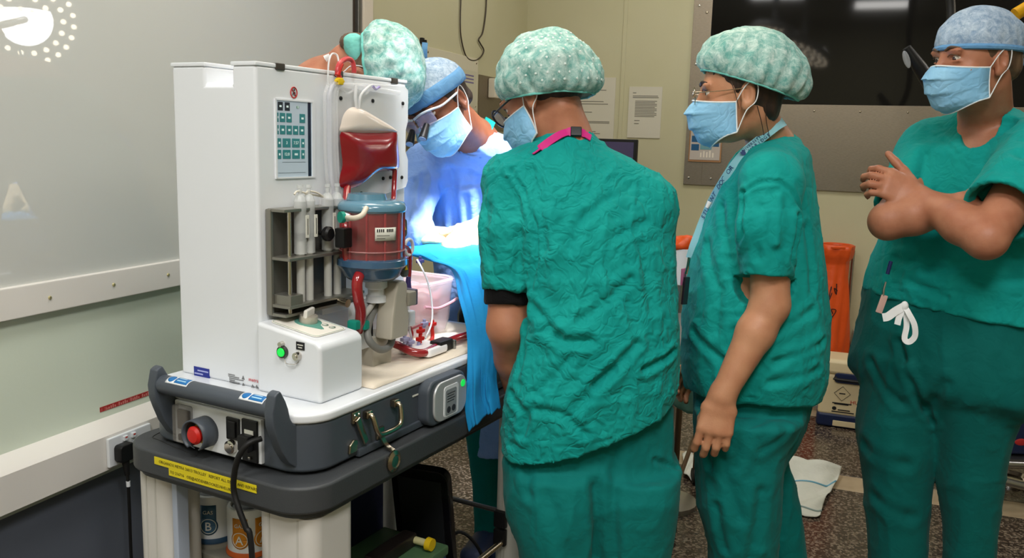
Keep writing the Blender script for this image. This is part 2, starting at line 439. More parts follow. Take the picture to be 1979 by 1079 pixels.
for k in (0, 1):
    yy = ys0+.058+.03*k
    B().box((xs0+.012, yy-.008, .565), (xs0+.019, yy+.008, .580), .002).done('rocker_switch', WHITE, so)
    B().box((xs0+.0175, yy-.004, .5735), (xs0+.0195, yy+.004, .577)).done('indicator', REDP, so)
    yc = ys0+.045+.08*k
    for dy, dz, w_, h_ in ((0, .022, .004, .009), (-.011, 0, .008, .004), (.011, 0, .008, .004)):
        B().box((xs0+.0118, yc+dy-w_/2, .532+dz-h_/2), (xs0+.0123, yc+dy+w_/2, .532+dz+h_/2)).done('pin_slot', BLACK, so)
pg = empty('plug', (0, 0, 0), label='black three pin plug in the wall socket with its cord hanging', cat='plug')
yc = ys0+.04
B().prism(rrect(-.026, -.026, .026, .026, .012), 0, .03, 'x', .006, 2, Matrix.Translation((xs0+.0125, yc, .538))).done('plug_body', BLACK, pg)
B().cyl((xs0+.03, yc, .512), (xs0+.034, yc, .47), .011, .007, 12).done('cord_grip', RUBBER, pg)
B().tube([(xs0+.034, yc, .475), (xs0+.036, yc, .44), (xs0+.034, yc+.002, .36), (xs0+.03, yc+.005, .2), (xs0+.034, yc+.008, .05), (xs0+.06, yc+.02, .008), (xs0+.2, yc+.1, .006), (xs0+.34, yc+.25, .006)], .0045, 8).done('cord', RUBBER, pg)
B().cyl((xs0+.0355, yc+.0, .452), (xs0+.0358, yc+.0, .436), .0058, .0058, 10).done('cord_tag', WHITE, pg)

# ---- ceiling lights
LIT = mat('lit_diffuser', (255, 253, 246), .5, emit=1.0)
def ceiling_light(x, y, label, power, sx=.6, sy=.6):
    e = empty('ceiling_light', (x, y, CEIL_H), label=label, cat='ceiling light', group='square ceiling light panels')
    B().box((-sx/2-.03, -sy/2-.03, -.02), (sx/2+.03, -sy/2, 0), .003).box((-sx/2-.03, sy/2, -.02), (sx/2+.03, sy/2+.03, 0), .003).box((-sx/2-.03, -sy/2, -.02), (-sx/2, sy/2, 0), .003).box((sx/2, -sy/2, -.02), (sx/2+.03, sy/2, 0), .003).done('frame', ALU, e)
    B().box((-sx/2, -sy/2, -.008), (sx/2, sy/2, -.001)).done('diffuser', LIT, e)
    l = bpy.data.lights.new('panel_light', 'AREA'); l.shape = 'RECTANGLE'; l.size = sx; l.size_y = sy; l.energy = power; l.color = (1, .975, .935)
    lo = bpy.data.objects.new('panel_light', l); COL.objects.link(lo); lo.parent = e; lo.location = (0, 0, -.012)
for x, y, lab, k in ((-1.15, 1.9, 'ceiling light panel over the far side of the white tower', .8), (-.9, -.3, 'ceiling light panel by the glossy wall near the viewer', 1.3), (.4, .2, 'ceiling light panel over the near floor', 1.7), (.25, -1.2, 'ceiling light panel near the front wall', 1.7),
                     (-.8, 4.1, 'ceiling light panel in the corner by the pale board', .6), (1.0, 3.9, 'ceiling light panel in front of the window', .65), (2.7, 3.2, 'ceiling light panel near the wall beside the window', .12)):
    ceiling_light(x, y, lab, LAMP_W*k)
# ================================================================== perfusion machine on its trolley (local axes: u along the long side, v across, z up)
ZD = .946
_T = at(505, 752, 1.65)
_L = np.array([math.sin(AM), math.cos(AM), 0]); _S = np.array([-math.cos(AM), math.sin(AM), 0])
MROT = math.pi/2 - AM + AW
MLOC = W((_T[0], _T[1], 0))
def _loc(q): q = q-_T; return Vector((q @ _L, q @ _S, q[2]+_T[2]))
def mS(x, y, v): return _loc(onpl(x, y, _T+_S*v, _S))
def mL(x, y, u): return _loc(onpl(x, y, _T+_L*u, _L))
def mZ(x, y, z): return _loc(onz(x, y, z))
XV = Matrix.Rotation(math.pi/2, 3, 'X')
# ---- trolley
tro = empty('equipment_trolley', MLOC, MROT, 'charcoal topped equipment trolley with cream posts, under the perfusion machine', 'trolley')
ZT = ZD-.121
B().prism(rrect(-.132, -.235, .80, .268, .075, 8), ZT-.052, ZT, 'z', .006, 3).done('top_slab', CHAR, tro)
B().prism(rrect(-.118, -.222, .786, .255, .065, 8), ZT-.064, ZT-.05, 'z').done('under_slab', CHAR, tro)
# lines and a recess on the slab
B().tube([(-.105, .07, ZT), (-.085, .19, ZT), (-.06, .235, ZT), (.1, .24, ZT)], .0012, 6).done('moulded_line', BLACK, tro)
B().tube([(-.07, .135, ZT), (-.055, .2, ZT), (-.02, .215, ZT), (.06, .218, ZT)], .0012, 6).done('moulded_line', BLACK, tro)
def post(u0, v0, u1, v1):
    e = B().prism(rrect(u0, v0, u1, v1, .028, 6), .09, ZT-.07, 'z').done('post', CREAM, tro)
    for (uu, vv, du, dv) in ((u0, v0+.035, -.0012, .002), (u0, v1-.035, -.0012, .002)):
        B().box((u0-.0012, vv-.002, .1), (u0+.002, vv+.002, ZT-.075)).done('groove_trim', mat('groove_cream', (198, 196, 190), .5), e)
    return e
post(-.098, .165, .0, .262); post(-.098, -.215, .03, -.075); post(.66, -.232, .735, -.17); post(.66, .165, .74, .262)
B().box((-.09, .147, .1), (-.06, .162, ZT-.07), .003).done('inner_panel', mat('pale_steel_paint', (176, 186, 204), .35), tro)
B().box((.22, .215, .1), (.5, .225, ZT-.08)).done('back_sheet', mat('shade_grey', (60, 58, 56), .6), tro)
B().prism(rrect(-.11, -.225, .76, .262, .06, 6), .085, .125, 'z', .005).done('bottom_shelf', CHAR, tro)
for u in (-.06, .70):
    for v in (-.18, .22):
        B().cyl((u, v, .085), (u, v, .06), .012, .012, 12).box((u-.012, v-.02, .03), (u+.012, v+.02, .065), .004).done('castor_fork', ALU, tro)
        B().cyl((u, v-.014, .032), (u, v+.014, .032), .032, .032, 20).done('castor_wheel', RUBBER, tro)
p = mL(845, 968, .70); q = mL(962, 997, .70)
B().tube([(.70, .16, .46), (.70, -.17, .46)], .007, 10).done('guard_rail', ALU, tro)
B().tube([(.03, -.2, .40), (.68, -.205, .40)], .008, 10).done('guard_rail', BRASSY, tro)
for z in (.46, .41): B().box((.645, -.215, z-.02), (.66, -.18, z+.025), .003).done('rail_clamp', BLACK, tro)
# yellow label tape on the trolley edge
TAPE = mat('yellow_tape', (222, 204, 30), .45, bump=(90, .1))
t1 = mL(296, 884, -.1325); t2 = mL(504, 950, -.1325); t3 = mL(320, 900, -.1325); t4 = mL(464, 945, -.1325)
zt = ZT-.0165
B().box((-.1335, -.115, zt-.0075), (-.1322, .155, zt+.0075)).done('label_tape', TAPE, tro)
B().box((-.1333, -.055, zt-.0225), (-.1321, .115, zt-.0077)).done('label_tape', TAPE, tro)
PR = mat('olive_print', (96, 88, 20), .6)
text('lettering', 'ORGANOX METRA 26013 TROLLEY   REPORT ALL ISSUES AND REPAIRS', frame((-.1337, .012, zt), (0, -1, 0), (-1, 0, 0)), .0082, PR, tro)
text('lettering', 'TO 216716   OEI@ADDENBROOKES.NHS.UK', frame((-.1335, .03, zt-.015), (0, -1, 0), (-1, 0, 0)), .0082, PR, tro)

# ---- machine
mac = empty('perfusion_machine', MLOC, MROT, 'white tower perfusion machine with blood bag, tubes and slate grey base on the trolley', 'machine')
base = B().prism(rrect(-.088, -.2, .775, .238, .07, 8), ZT+.006, ZD-.018, 'z', .008, 3).done('base', GREY, mac)
B().prism(rrect(-.05, -.17, .73, .2, .06, 8), ZT+.0006, ZT+.008, 'z').done('base_plinth', BLACK, mac)
B().box((.05, -.2055, ZT+.004), (.76, -.19, ZT+.02), .003).done('base_ledge', GREY, base)
deck = B().prism(rrect(-.092, -.204, .779, .242, .072, 8), ZD-.02, ZD-.001, 'z', .006, 3).done('deck', WHITE, mac)
# crumpled cream liner on the deck
LINER = mat('cream_liner', (232, 220, 202), .45, bump=(18, .4))
def _liner(a, b):
    u = .122+.62*a; v = -.185+.40*b
    z = ZD+.003+.006*math.sin(9*a+4*b)*math.sin(7*b)+.004*math.sin(23*a+11*b)
    if min(a, b, 1-a, 1-b) < .02: z = ZD
    return (u, v, max(z, ZD+.0005))
B().grid(_liner, 50, 36).done('deck_liner', LINER, mac, solid=.002)
# tower
prof = [(0, 0), (0, .632), (.062, .632), (.062, .594), (.134, .594), (.134, .632), (.226, .632), (.226, 0)]
tower = B().prism([(v, ZD-.002+z) for v, z in prof], 0, .487, 'x', .007, 3).done('tower', WHITE, mac)
for v0, v1 in ((-.0015, .0635), (.1325, .2275)):
    B().box((-.002, v0, ZD+.628), (.489, v1, ZD+.636), .002).done('top_rim', WHITE, tower)
for px in (541, 655, 762):
    q = mS(px, 128+(px-541)*.12, -.001)
    B().box((q.x-.012, -.004, ZD+.624), (q.x+.012, .014, ZD+.6375), .002).done('top_clip', mat('dark_bronze', (60, 54, 48), .4), tower)
# screen
s0 = mS(532, 193, 0); s1 = mS(601, 345, 0)
u0, u1, z0, z1 = .051, .153, ZD+.418, ZD+.567
B().box((u0-.003, -.0035, z1), (u1+.003, .001, z1+.003)).box((u0-.003, -.0035, z0-.003), (u1+.003, .001, z0)).box((u0-.004, -.0035, z0-.003), (u0, .001, z1+.003)).box((u1, -.0035, z0-.003), (u1+.008, .001, z1+.003)).done('screen_bezel', WHITE, tower)
scr = B().box((u0, -.0015, z0), (u1, .0005, z1)).done('screen', mat('lcd', (178, 192, 204), .2, emit=.22, emit_rgb=(190, 205, 218)), tower)
B().box((u1-.012, -.0018, z0), (u1-.003, .0, z1)).done('dark_strip', mat('lcd_dark', (22, 30, 52), .15), tower)
ICT = mat('lcd_teal', (58, 128, 132), .3, emit=.1); ICD = mat('lcd_black', (46, 50, 58), .3); ICL = mat('lcd_text', (214, 232, 232), .3, emit=.25)
def icon(a0, a1, b0, b1, m=ICT, txt=None):
    uu0 = u0+(u1-u0)*a0; uu1 = u0+(u1-u0)*a1; zz1 = z1-(z1-z0)*b0; zz0 = z1-(z1-z0)*b1
    B().box((uu0, -.0023, zz0), (uu1, -.0014, zz1), .0008, 1).done('screen_icon', m, tower)
    if txt: text('digits', txt, frame(((uu0+uu1)/2, -.0025, (zz0+zz1)/2), (1, 0, 0), (0, -1, 0)), .0085, ICL, tower)
    else: B().box((uu0+(uu1-uu0)*.3, -.0026, (zz0+zz1)/2-.002), (uu1-(uu1-uu0)*.3, -.0022, (zz0+zz1)/2+.002)).done('icon_mark', ICL, tower)
icon(.04, .18, .02, .13, ICD); icon(.23, .37, .02, .13, ICD); icon(.56, .63, .06, .09, mat('lcd_green', (90, 140, 110), .3))
for a0, a1 in ((.02, .06), (.09, .24), (.27, .42), (.64, .8)): icon(a0, a1, .16, .28)
for a0, a1 in ((.02, .06), (.09, .24), (.27, .42), (.45, .6), (.63, .78)): icon(a0, a1, .32, .44)
for a0, a1, t in ((.02, .12, None), (.16, .38, '3'), (.42, .64, '7.57'), (.68, .78, None)): icon(a0, a1, .49, .61, txt=t)
for a0, a1, t in ((.02, .12, None), (.16, .38, '12.0'), (.42, .64, None), (.68, .78, None)): icon(a0, a1, .64, .76, txt=t)
B().box((u0+.015, -.0019, z0+.029), (u1-.02, -.0014, z0+.0295)).box((u0+.004, -.0019, z0+.008), (u1-.02, -.0014, z0+.0085)).done('screen_rule', ICD, tower)
# prohibition sign
q = mS(568, 179, -.001)
B().tube([(q.x+.009*math.cos(t*math.pi/8), -.001, q.z+.0105*math.sin(t*math.pi/8)) for t in range(16)], .0012, 6, 1, True).tube([(q.x-.006, -.001, q.z+.007), (q.x+.006, -.001, q.z-.007)], .001, 6, 1).done('prohibition_ring', PRINTR, tower)
B().tube([(q.x-.003, -.0012, q.z-.005), (q.x-.001, -.0012, q.z+.001), (q.x+.003, -.0012, q.z-.001), (q.x+.002, -.0012, q.z-.006)], .0011, 5, 2).ball((q.x+.001, -.0012, q.z+.005), (.002, .0006, .002), 8).done('prohibition_figure', PRINTB, tower)
# stickers on the tower end
a = mL(375, 707, -.0005); b = mL(405, 740, -.0005)
st = B().box((-.0012, b.y, b.z+.002), (.001, a.y, a.z-.001)).done('blue_sticker', mat('royal_blue', (22, 40, 140), .4), tower)
for k, (f0, f1) in enumerate(((.25, .95), (.05, .6), (.2, .9), (.5, .95))):
    zz = a.z-.008-.007*k
    B().box((-.0016, b.y+(a.y-b.y)*(1-f1), zz-.0014), (-.001, b.y+(a.y-b.y)*(1-f0), zz+.0014)).done('sticker_line', mat('pale_blue_print', (170, 176, 224), .5), tower)
a = mL(441, 722, -.0005); b = mL(476, 752, -.0005)
for k in range(7):
    B().box((-.001, a.y-(.018+.012*(k % 3)), a.z-.002-.0038*k), (.001, a.y-.003*(k > 1), a.z-.0005-.0038*k)).done('rating_line', mat('grey_print2', (120, 122, 124), .6), tower)
for k in range(14):
    B().box((-.001, a.y-.003*k-.0018, a.z-.037), (.001, a.y-.003*k, a.z-.029)).done('barcode_bar', PRINTB, tower)
for (px, py, r_) in ((470, 730, .004), (470, 743, .003), (488, 747, .004), (496, 747, .003)):
    q = mL(px, py, -.0005); B().prism([(q.y-r_, q.z-r_), (q.y+r_, q.z-r_), (q.y, q.z+r_)], -.001, .001, 'x').done('safety_mark', mat('grey_print2', (120, 122, 124)), tower)
q = mL(490, 735, -.0005)
text('lettering', 'metra', frame((-.001, q.y, q.z), (0, -1, 0), (-1, 0, 0)), .011, mat('pink_print', (214, 120, 124), .6), tower)

# console
cp = [(0, ZD-.002), (0, ZD+.139), (-.15, ZD+.118), (-.162, ZD+.108), (-.162, ZD-.002)]
con = B().prism(cp, -.012, .118, 'x', .009, 3).done('console', WHITE, mac)
sl = math.atan2(.021, .15)
MC = Matrix.Translation((.055, -.075, ZD+.1295)) @ Matrix.Rotation(sl, 4, 'X')
B().prism(rrect(-.047, -.06, .047, .06, .012), 0, .0012, 'z', 0, 2, MC).done('overlay', mat('overlay_cream', (236, 232, 222), .4), con)
ring = rrect(-.045, -.058, .045, .058, .012)
B().tube([MC @ Vector((x, y, .0014)) for x, y in ring], .0006, 5, 1, True).done('overlay_outline', mat('sage_line', (150, 170, 156), .5), con)
B().cyl(MC @ Vector((.012, .012, .001)), MC @ Vector((.012, .012, .0022)), .027, .027, 28).prism([(-.014, .0), (.02, -.012), (.004, -.036), (-.002, -.034)], .001, .002, 'z', 0, 2, MC).done('dial_print', mat('sage_teal', (96, 156, 142), .45), con)
B().cyl(MC @ Vector((.012, .012, .002)), MC @ Vector((.012, .012, .016)), .0185, .018, 28).done('knob_base', mat('knob_alu', (196, 190, 178), .35, .6), con)
B().box((-.019, -.005, .012), (.019, .005, .030), .004, 2, MC @ Matrix.Translation((.012, .012, 0)) @ Matrix.Rotation(.3, 4, 'Z')).done('knob_grip', mat('bright_alu', (236, 234, 228), .3, .3), con)
for k in range(2):
    c_ = MC @ Vector((.026, -.02-.018*k, .0016))
    B().tube([c_+Vector((.006*math.cos(t*math.pi/6), .006*math.sin(t*math.pi/6), 0)) for t in range(12)], .0009, 5, 1, True).done('overlay_symbol', mat('sage_dark', (96, 120, 108), .5), con)
for k in range(3): B().box((.0, -.048+.0, .0013), (.03-.006*k, -.0475, .0016), 0, 1, MC @ Matrix.Translation((0, .03+.006*k+.06, 0)) @ Matrix.Scale(1, 4)).done('overlay_line', mat('sage_line', (150, 170, 156)), con)
g = mL(548, 680, -.012)
B().cyl((-.012, g.y, g.z), (-.019, g.y, g.z), .0125, .0115, 24).done('button_ring', mat('dark_steel', (90, 88, 86), .25, 1.), con)
B().cyl((-.0185, g.y, g.z), (-.0215, g.y, g.z), .0088, .008, 20).done('green_button', GREEN_LED, con)
B().cyl((-.012, g.y+.002, g.z+.015), (-.021, g.y+.002, g.z+.015), .006, .005, 16).done('toggle_stud', CHROME, con)
k_ = mL(577, 688, -.012)
B().cyl((-.012, k_.y, k_.z), (-.022, k_.y, k_.z), .0085, .0075, 20).cyl((-.022, k_.y, k_.z), (-.024, k_.y, k_.z), .0045, .004, 12).done('socket_stud', CHROME, con)
B().tube([(-.014, g.y-.004, g.z-.012), (-.018, g.y-.012, g.z-.02), (-.018, k_.y+.004, k_.z-.016), (-.015, k_.y-.003, k_.z-.01)], .0009, 6).done('tether_wire', CHROME, con)
q = mL(581, 669, -.012)
B().box((-.0135, q.y-.010, q.z-.0075), (-.011, q.y+.010, q.z+.0075)).done('black_tag', PRINTB, con)
for k in range(2): B().box((-.0138, q.y-.007+.002*k, q.z+.002-.005*k-.001), (-.0134, q.y+.007-.002*k, q.z+.002-.005*k+.001)).done('tag_line', PAPER, con)

# control panel on the base end, emergency stop, sockets
pan = B().box((-.096, -.092, ZT+.013), (-.084, .137, ZD-.02), .003).done('end_panel', WHITE, mac)
MX = Matrix.Rotation(-math.pi/2, 3, 'Y')
e = mL(408, 826, -.1)
ey, ez = .048, ZD-.068
B().tube([(-.125, ey+.027*math.cos(t), ez+.027*math.sin(t)) for t in [math.radians(200+ -k*15) for k in range(20)]], .001, 4, 1).done('shroud_edge', GREY, pan)
shr = B()
arc = [math.radians(-110+k*13) for k in range(25)]
arc = [math.radians(-75+k*14) for k in range(24)]
def _shr(a_, b_):
    t = math.radians(-60+300*a_); r_ = .029
    return (-.096-.036*b_, ey+r_*math.cos(t), ez+r_*math.sin(t))
shr.grid(_shr, 28, 3).done('stop_shroud', GREY, pan, solid=.003)
B().cyl((-.096, ey, ez), (-.108, ey, ez), .022, .022, 24).done('stop_collar', YELLOW, pan)
B().lathe([(.008, 0), (.008, .014), (.0175, .016), (.018, .022), (.013, .027), (0, .028)], (-.106, ey, ez), 24, MX).done('stop_button', REDP, pan)
B().box((-.1, -.04, ZD-.072), (-.0955, -.006, ZD-.028), .002).box((-.104, -.033, ZD-.066), (-.1, -.013, ZD-.034), .003).done('rocker_switch', BLACK, pan)
B().lathe([(.014, 0), (.013, .008), (.009, .009), (.009, .012), (0, .0125)], (-.096, -.018, ZD-.086), 24, MX).done('round_connector', CHROME, pan)
B().box((-.101, -.086, ZD-.106), (-.0955, -.047, ZD-.024), .002).done('inlet_block', BLACK, pan)
B().box((-.1025, -.078, ZD-.06), (-.1005, -.056, ZD-.043)).done('inlet_recess', PAPER, pan)
B().box((-.118, -.08, ZD-.082), (-.1, -.052, ZD-.05), .004).done('inlet_plug', BLACK, pan)
B().box((-.105, -.072, ZD-.1), (-.1005, -.066, ZD-.094), .001).done('inlet_screw', CHROME, pan)
brk = B().box((-.112, .085, ZD-.1), (-.0955, .128, ZD-.025), .004).done('breaker_cover', mat('smoky_plastic', (120, 116, 110), .12, alpha=.45), pan)
B().box((-.104, .091, ZD-.075), (-.097, .122, ZD-.035), .002).done('breaker', mat('brown_black', (58, 48, 40), .4), pan)
for k in range(3): B().box((-.106, .094+.009*k, ZD-.097), (-.097, .1+.009*k, ZD-.085), .001).done('breaker_lever', BLACK, pan)
# carrying handle over the end panel
hb = B().tube([(-.118, .15, ZD+.016), (-.118, -.145, ZD+.016)], .0185, 20, 1).done('end_handle', GREY, mac)
for v0 in (.15, -.152):
    c = [(-.118, ZD+.053), (-.132, ZD+.047), (-.139, ZD+.016), (-.137, ZD-.01), (-.13, ZD-.03), (-.118, ZD-.06), (-.1, ZD-.088), (-.08, ZD-.104), (-.055, ZD-.106), (-.055, ZD-.02), (-.085, ZD-.018), (-.094, ZD-.004), (-.098, ZD+.014), (-.105, ZD+.031)]
    B().prism([(u, z) for u, z in c], v0-.011, v0+.011, 'y', .004, 2).done('handle_arm', GREY, hb)
BLS = mat('safety_blue', (24, 110, 178), .4)
for va, s_ in ((.117, 1), (-.075, 1)):
    def _lab(a_, b_, va=va, r_=.0188):
        t = math.radians(35+75*b_); return (-.118-r_*math.cos(t), va-.058*a_, ZD+.016+r_*math.sin(t))
    B().grid(_lab, 10, 8).done('handle_label', mat('label_white', (232, 236, 240), .4), hb, solid=.0004)
    def _lb2(a_, b_, va=va, r_=.0192):
        t = math.radians(45+55*b_); return (-.118-r_*math.cos(t), va-.022-.034*a_, ZD+.016+r_*math.sin(t))
    B().grid(_lb2, 8, 6).done('label_block', BLS, hb, solid=.0004)
    def _lb3(a_, b_, va=va, r_=.0192):
        t = math.radians(72+27*b_*math.sin(2*math.pi*a_)); return (-.118-r_*math.cos(t), va-.011+.0085*b_*math.cos(2*math.pi*a_), ZD+.016+r_*math.sin(t))
    B().grid(_lb3, 20, 3).done('label_disc', BLS, hb, solid=.0004)
    for k in range(2):
        def _l4(a_, b_, va=va, r_=.0196, k=k):
            t = math.radians(60+22*k+8*b_); return (-.118-r_*math.cos(t), va-.026-(.024-.004*k)*a_, ZD+.016+r_*math.sin(t))
        B().grid(_l4, 6, 2).done('label_text_line', mat('pale_cyan_print', (170, 214, 240), .5), hb, solid=.0003)
# side fittings: latch, carrying handle, toggle, status panel
SV = -.2
h0 = .075; h1 = .165; hz = ZD-.036
sh = B().tube([(h0, SV+.004, hz), (h0, SV-.012, hz), (h0, SV-.02, hz-.006), (h0+.006, SV-.026, hz-.034), (h0+.022, SV-.027, hz-.043), (h1-.022, SV-.027, hz-.043), (h1-.006, SV-.026, hz-.034), (h1, SV-.02, hz-.006), (h1, SV-.012, hz), (h1, SV+.004, hz)], .0055, 12, 4).done('side_handle', BRASSY, mac)
for u in (h0, h1): B().box((u-.009, SV-.013, hz-.008), (u+.009, SV+.002, hz+.008), .003).done('handle_lug', BRASSY, sh)
def latch(u, z, tilt, name):
    lt = B().box((u-.012, SV-.006, z-.004), (u+.012, SV+.001, z+.018), .002).done(name, BRASSY, mac)
    M_ = Matrix.Translation((u, SV-.009, z)) @ Matrix.Rotation(tilt, 4, 'Y')
    B().box((-.007, -.003, -.055), (.007, .003, .006), .002, 2, M_).done('latch_lever', BRASSY, lt)
    B().prism([(u-.022, z-.062), (u-.02, z-.045), (u-.008, z-.036), (u+.004, z-.04), (u+.002, z-.062)], SV-.006, SV+.001, 'y', .002).done('latch_hook', BRASSY, lt)
    for k in (-1, 1): B().lathe([(.003, 0), (.002, .0015), (0, .002)], (u+.006*k, SV-.006, z+.012), 10, XV).done('rivet', CHROME, lt)
latch(.042, ZD-.04, -.45, 'side_latch')
lt = B().box((.107, SV-.006, ZT+.022), (.131, SV+.001, ZT+.046), .002).done('lower_latch', BRASSY, mac)
B().lathe([(.021, -.001), (.022, .003), (.014, .007), (.012, .005), (0, .006)], (.1175, -.2375, ZT-.018), 24, XV).done('latch_disc', BRASSY, lt)
B().tube([(.118, SV-.007, ZT+.03), (.118, SV-.02, ZT+.012), (.1175, -.238, ZT+.004)], .004, 8, 4, flat=(.011, .003, (0, -1, .3))).done('latch_strap', BRASSY, lt)
pb = B().prism(rrect(.256, ZD-.116, .41, ZD-.014, .028, 6), SV-.028, SV+.004, 'y', .006, 3).done('status_panel', GREY, mac)
B().prism(rrect(.272, ZD-.11, .405, ZD-.021, .03, 6), SV-.034, SV-.027, 'y', .004, 2).done('status_face', mat('silver_paint', (190, 192, 194), .35, .3), pb)
B().prism(rrect(.307, ZD-.104, .367, ZD-.034, .008), SV-.0355, SV-.033, 'y', .001).done('status_window', WHITE, pb)
B().prism(rrect(.312, ZD-.1, .357, ZD-.042, .006), SV-.0362, SV-.0352, 'y').done('status_display', mat('display_grey', (142, 148, 152), .3), pb)
for k in range(4): B().box((.318, SV-.0367, ZD-.052-.006*k), (.350-.004*(k % 2), SV-.036, ZD-.0505-.006*k)).done('display_line', ICD, pb)
for k in range(2): B().cyl((.325+.02*k, SV-.036, ZD-.088), (.325+.02*k, SV-.0368, ZD-.088), .0075, .0075, 18).done('display_dial', mat('lcd_black2', (52, 54, 60), .3), pb)
B().cyl((.386, SV-.033, ZD-.042), (.386, SV-.0355, ZD-.042), .0085, .008, 20).done('green_lamp', GREEN_LED, pb)
B().box((.236, SV-.002, ZD-.043), (.258, SV+.001, ZD-.040)).done('scuff_strip', PAPER, mac)
B().box((.47, SV-.012, ZD-.12), (.50, SV+.003, ZD-.035), .006).done('side_catch', BLACK, mac)

# ---- clear bag panel, blood bag
pan2 = []
qa = mS(636, 146, -.008); qb = mS(783, 160, -.008)
pc = [(.2, ZD+.34), (.47, ZD+.385), (.478, ZD+.40), (.478, ZD+.45), (.468, ZD+.47), (.468, ZD+.52), (.476, ZD+.54), (.476, ZD+.612), (.46, ZD+.622), (.21, ZD+.612), (.2, ZD+.60)]
bagp = B().prism([(u, z) for u, z in pc], -.014, -.009, 'y', .0015, 1).done('bag_panel', CLEARM, mac)
for px, py in ((658, 190), (720, 195), (778, 200), (670, 374), (698, 374), (740, 345), (754, 343), (776, 343)):
    q = mS(px, py, -.014); B().lathe([(.0045, 0), (.004, .003), (0, .004)], (q.x, -.0135, q.z), 12, XV).done('panel_stud', BLACK, bagp)
# bag as a pillow outlined from its seam
def outline_pillow(pts, v0, thick, name, m, par, n=22):
    """closed outline in (u,z); puffed towards -v"""
    c = sum((Vector(p) for p in pts), Vector((0, 0)))/len(pts)
    bm = B().bm; N = len(pts); K = 6
    rings = []
    for sgn in (1, -1):
        rr = []
        for k in range(K):
            f = 1-k/K; h = thick*(1-f**4)
            rr.append([bm.verts.new((c.x+(p[0]-c.x)*f, v0+(-h if sgn > 0 else h*.25), c.y+(p[1]-c.y)*f)) for p in pts])
        top = bm.verts.new((c.x, v0+(-thick if sgn > 0 else thick*.25), c.y))
        for a_, b_ in zip(rr, rr[1:]):
            for i in range(N): bm.faces.new((a_[i], a_[(i+1) % N], b_[(i+1) % N], b_[i]))
        for i in range(N): bm.faces.new((rr[-1][i], rr[-1][(i+1) % N], top))
    bmesh.ops.remove_doubles(bm, verts=bm.verts, dist=1e-5)
    x = B(); x.bm.free(); x.bm = bm
    return x.done(name, m, par, ang=75)
def spl(pts, k=4):
    P = [Vector(p) for p in pts]; out = []; m = len(P)
    for i in range(m):
        p0, p1, p2, p3 = P[i-1], P[i], P[(i+1) % m], P[(i+2) % m]
        for j in range(k):
            t = j/k; out.append(.5*((2*p1)+(p2-p0)*t+(2*p0-5*p1+4*p2-p3)*t*t+(3*p1-p0-3*p2+p3)*t**3))
    return out
VB = -.028
low = [(660, 254), (700, 255), (740, 255), (766, 254), (770, 285), (772, 310), (770, 326), (752, 331), (735, 332), (720, 340), (705, 352), (690, 362), (672, 364), (657, 360), (657, 340), (662, 318), (659, 285)]
BAGB = mat('blood_bag', (132, 14, 26), .22, coat=.6, spec=.5)
bb = outline_pillow(spl([(mS(x, y, VB).x, mS(x, y, VB).z) for x, y in low], 3), VB, .02, 'blood_bag', BAGB, mac)
up_ = [(661, 256), (659, 240), (664, 222), (674, 210), (688, 207), (706, 214), (730, 228), (750, 240), (764, 250), (766, 257), (720, 258)]
outline_pillow(spl([(mS(x, y, VB).x, mS(x, y, VB).z) for x, y in up_], 3), VB, .012, 'bag_empty_part', mat('bag_film', (240, 228, 218), .18, alpha=.85), mac)
def mt(pts, r, name, m, par=mac, n=10, sm=6):
    return B().tube([mS(x, y, v) for x, y, v in pts], r, n, sm).done(name, m, par)
mt([(690, 210, -.03), (687, 190, -.03), (688, 165, -.028)], .004, 'bag_tube', CLEARM)
mt([(694, 210, -.03), (697, 185, -.03), (712, 168, -.03), (720, 164, -.028)], .003, 'bag_tube', CLEARM)
# upper tubing: clear lines down the left of the panel
for k, (x0, r_) in enumerate(((628, .004), (636, .006), (645, .005), (651, .003))):
    mt([(x0+6, 165, -.02), (x0, 185, -.022), (x0, 240, -.024), (x0+1, 300, -.024), (x0+4, 345, -.024), (x0+10, 372, -.024), (x0+4, 400, -.03)], r_, 'clear_line', CLEAR if k != 1 else mat('frost_plastic', (230, 232, 240), .2, alpha=.4))
mt([(636, 175, -.02), (634, 145, -.02), (636, 118, -.016), (642, 104, -.01), (652, 108, -.012), (656, 130, -.02)], .002, 'clear_line', CLEARM)
mt([(645, 162, -.022), (680, 166, -.022), (720, 172, -.022), (770, 180, -.022)], .006, 'clear_manifold', CLEAR)
mt([(655, 170, -.024), (672, 180, -.024), (690, 172, -.024), (706, 182, -.024), (716, 170, -.024)], .0025, 'clear_line', CLEAR)
mt([(720, 166, -.024), (726, 172, -.024), (733, 168, -.024)], .003, 'violet_clip', mat('violet_plastic', (150, 136, 196), .4))
mt([(656, 150, -.02), (652, 138, -.02), (657, 122, -.018), (670, 114, -.012), (680, 118, -.01), (684, 132, -.012), (684, 141, -.012)], .0055, 'red_loop', mat('pink_red_tube', (206, 70, 74), .3, alpha=.85))
mt([(652, 146, -.021), (655, 134, -.02), (659, 124, -.018)], .0062, 'red_fitting', REDP)
q = mS(656, 156, -.024)
B().box((q.x-.008, -.03, q.z-.009), (q.x+.008, -.018, q.z+.006), .003).box((q.x-.013, -.028, q.z-.004), (q.x+.013, -.02, q.z+.002), .002).done('yellow_tap', YELLOW, mac)
# tubes from the bag to the oxygenator
mt([(671, 362, -.03), (669, 385, -.045), (667, 410, -.06), (668, 440, -.08), (668, 480, -.08), (672, 505, -.085), (684, 520, -.095)], .0085, 'blood_tube', BLOODT)
mt([(763, 328, -.03), (762, 352, -.03), (760, 385, -.04), (757, 405, -.06)], .006, 'blood_tube', BLOODT)
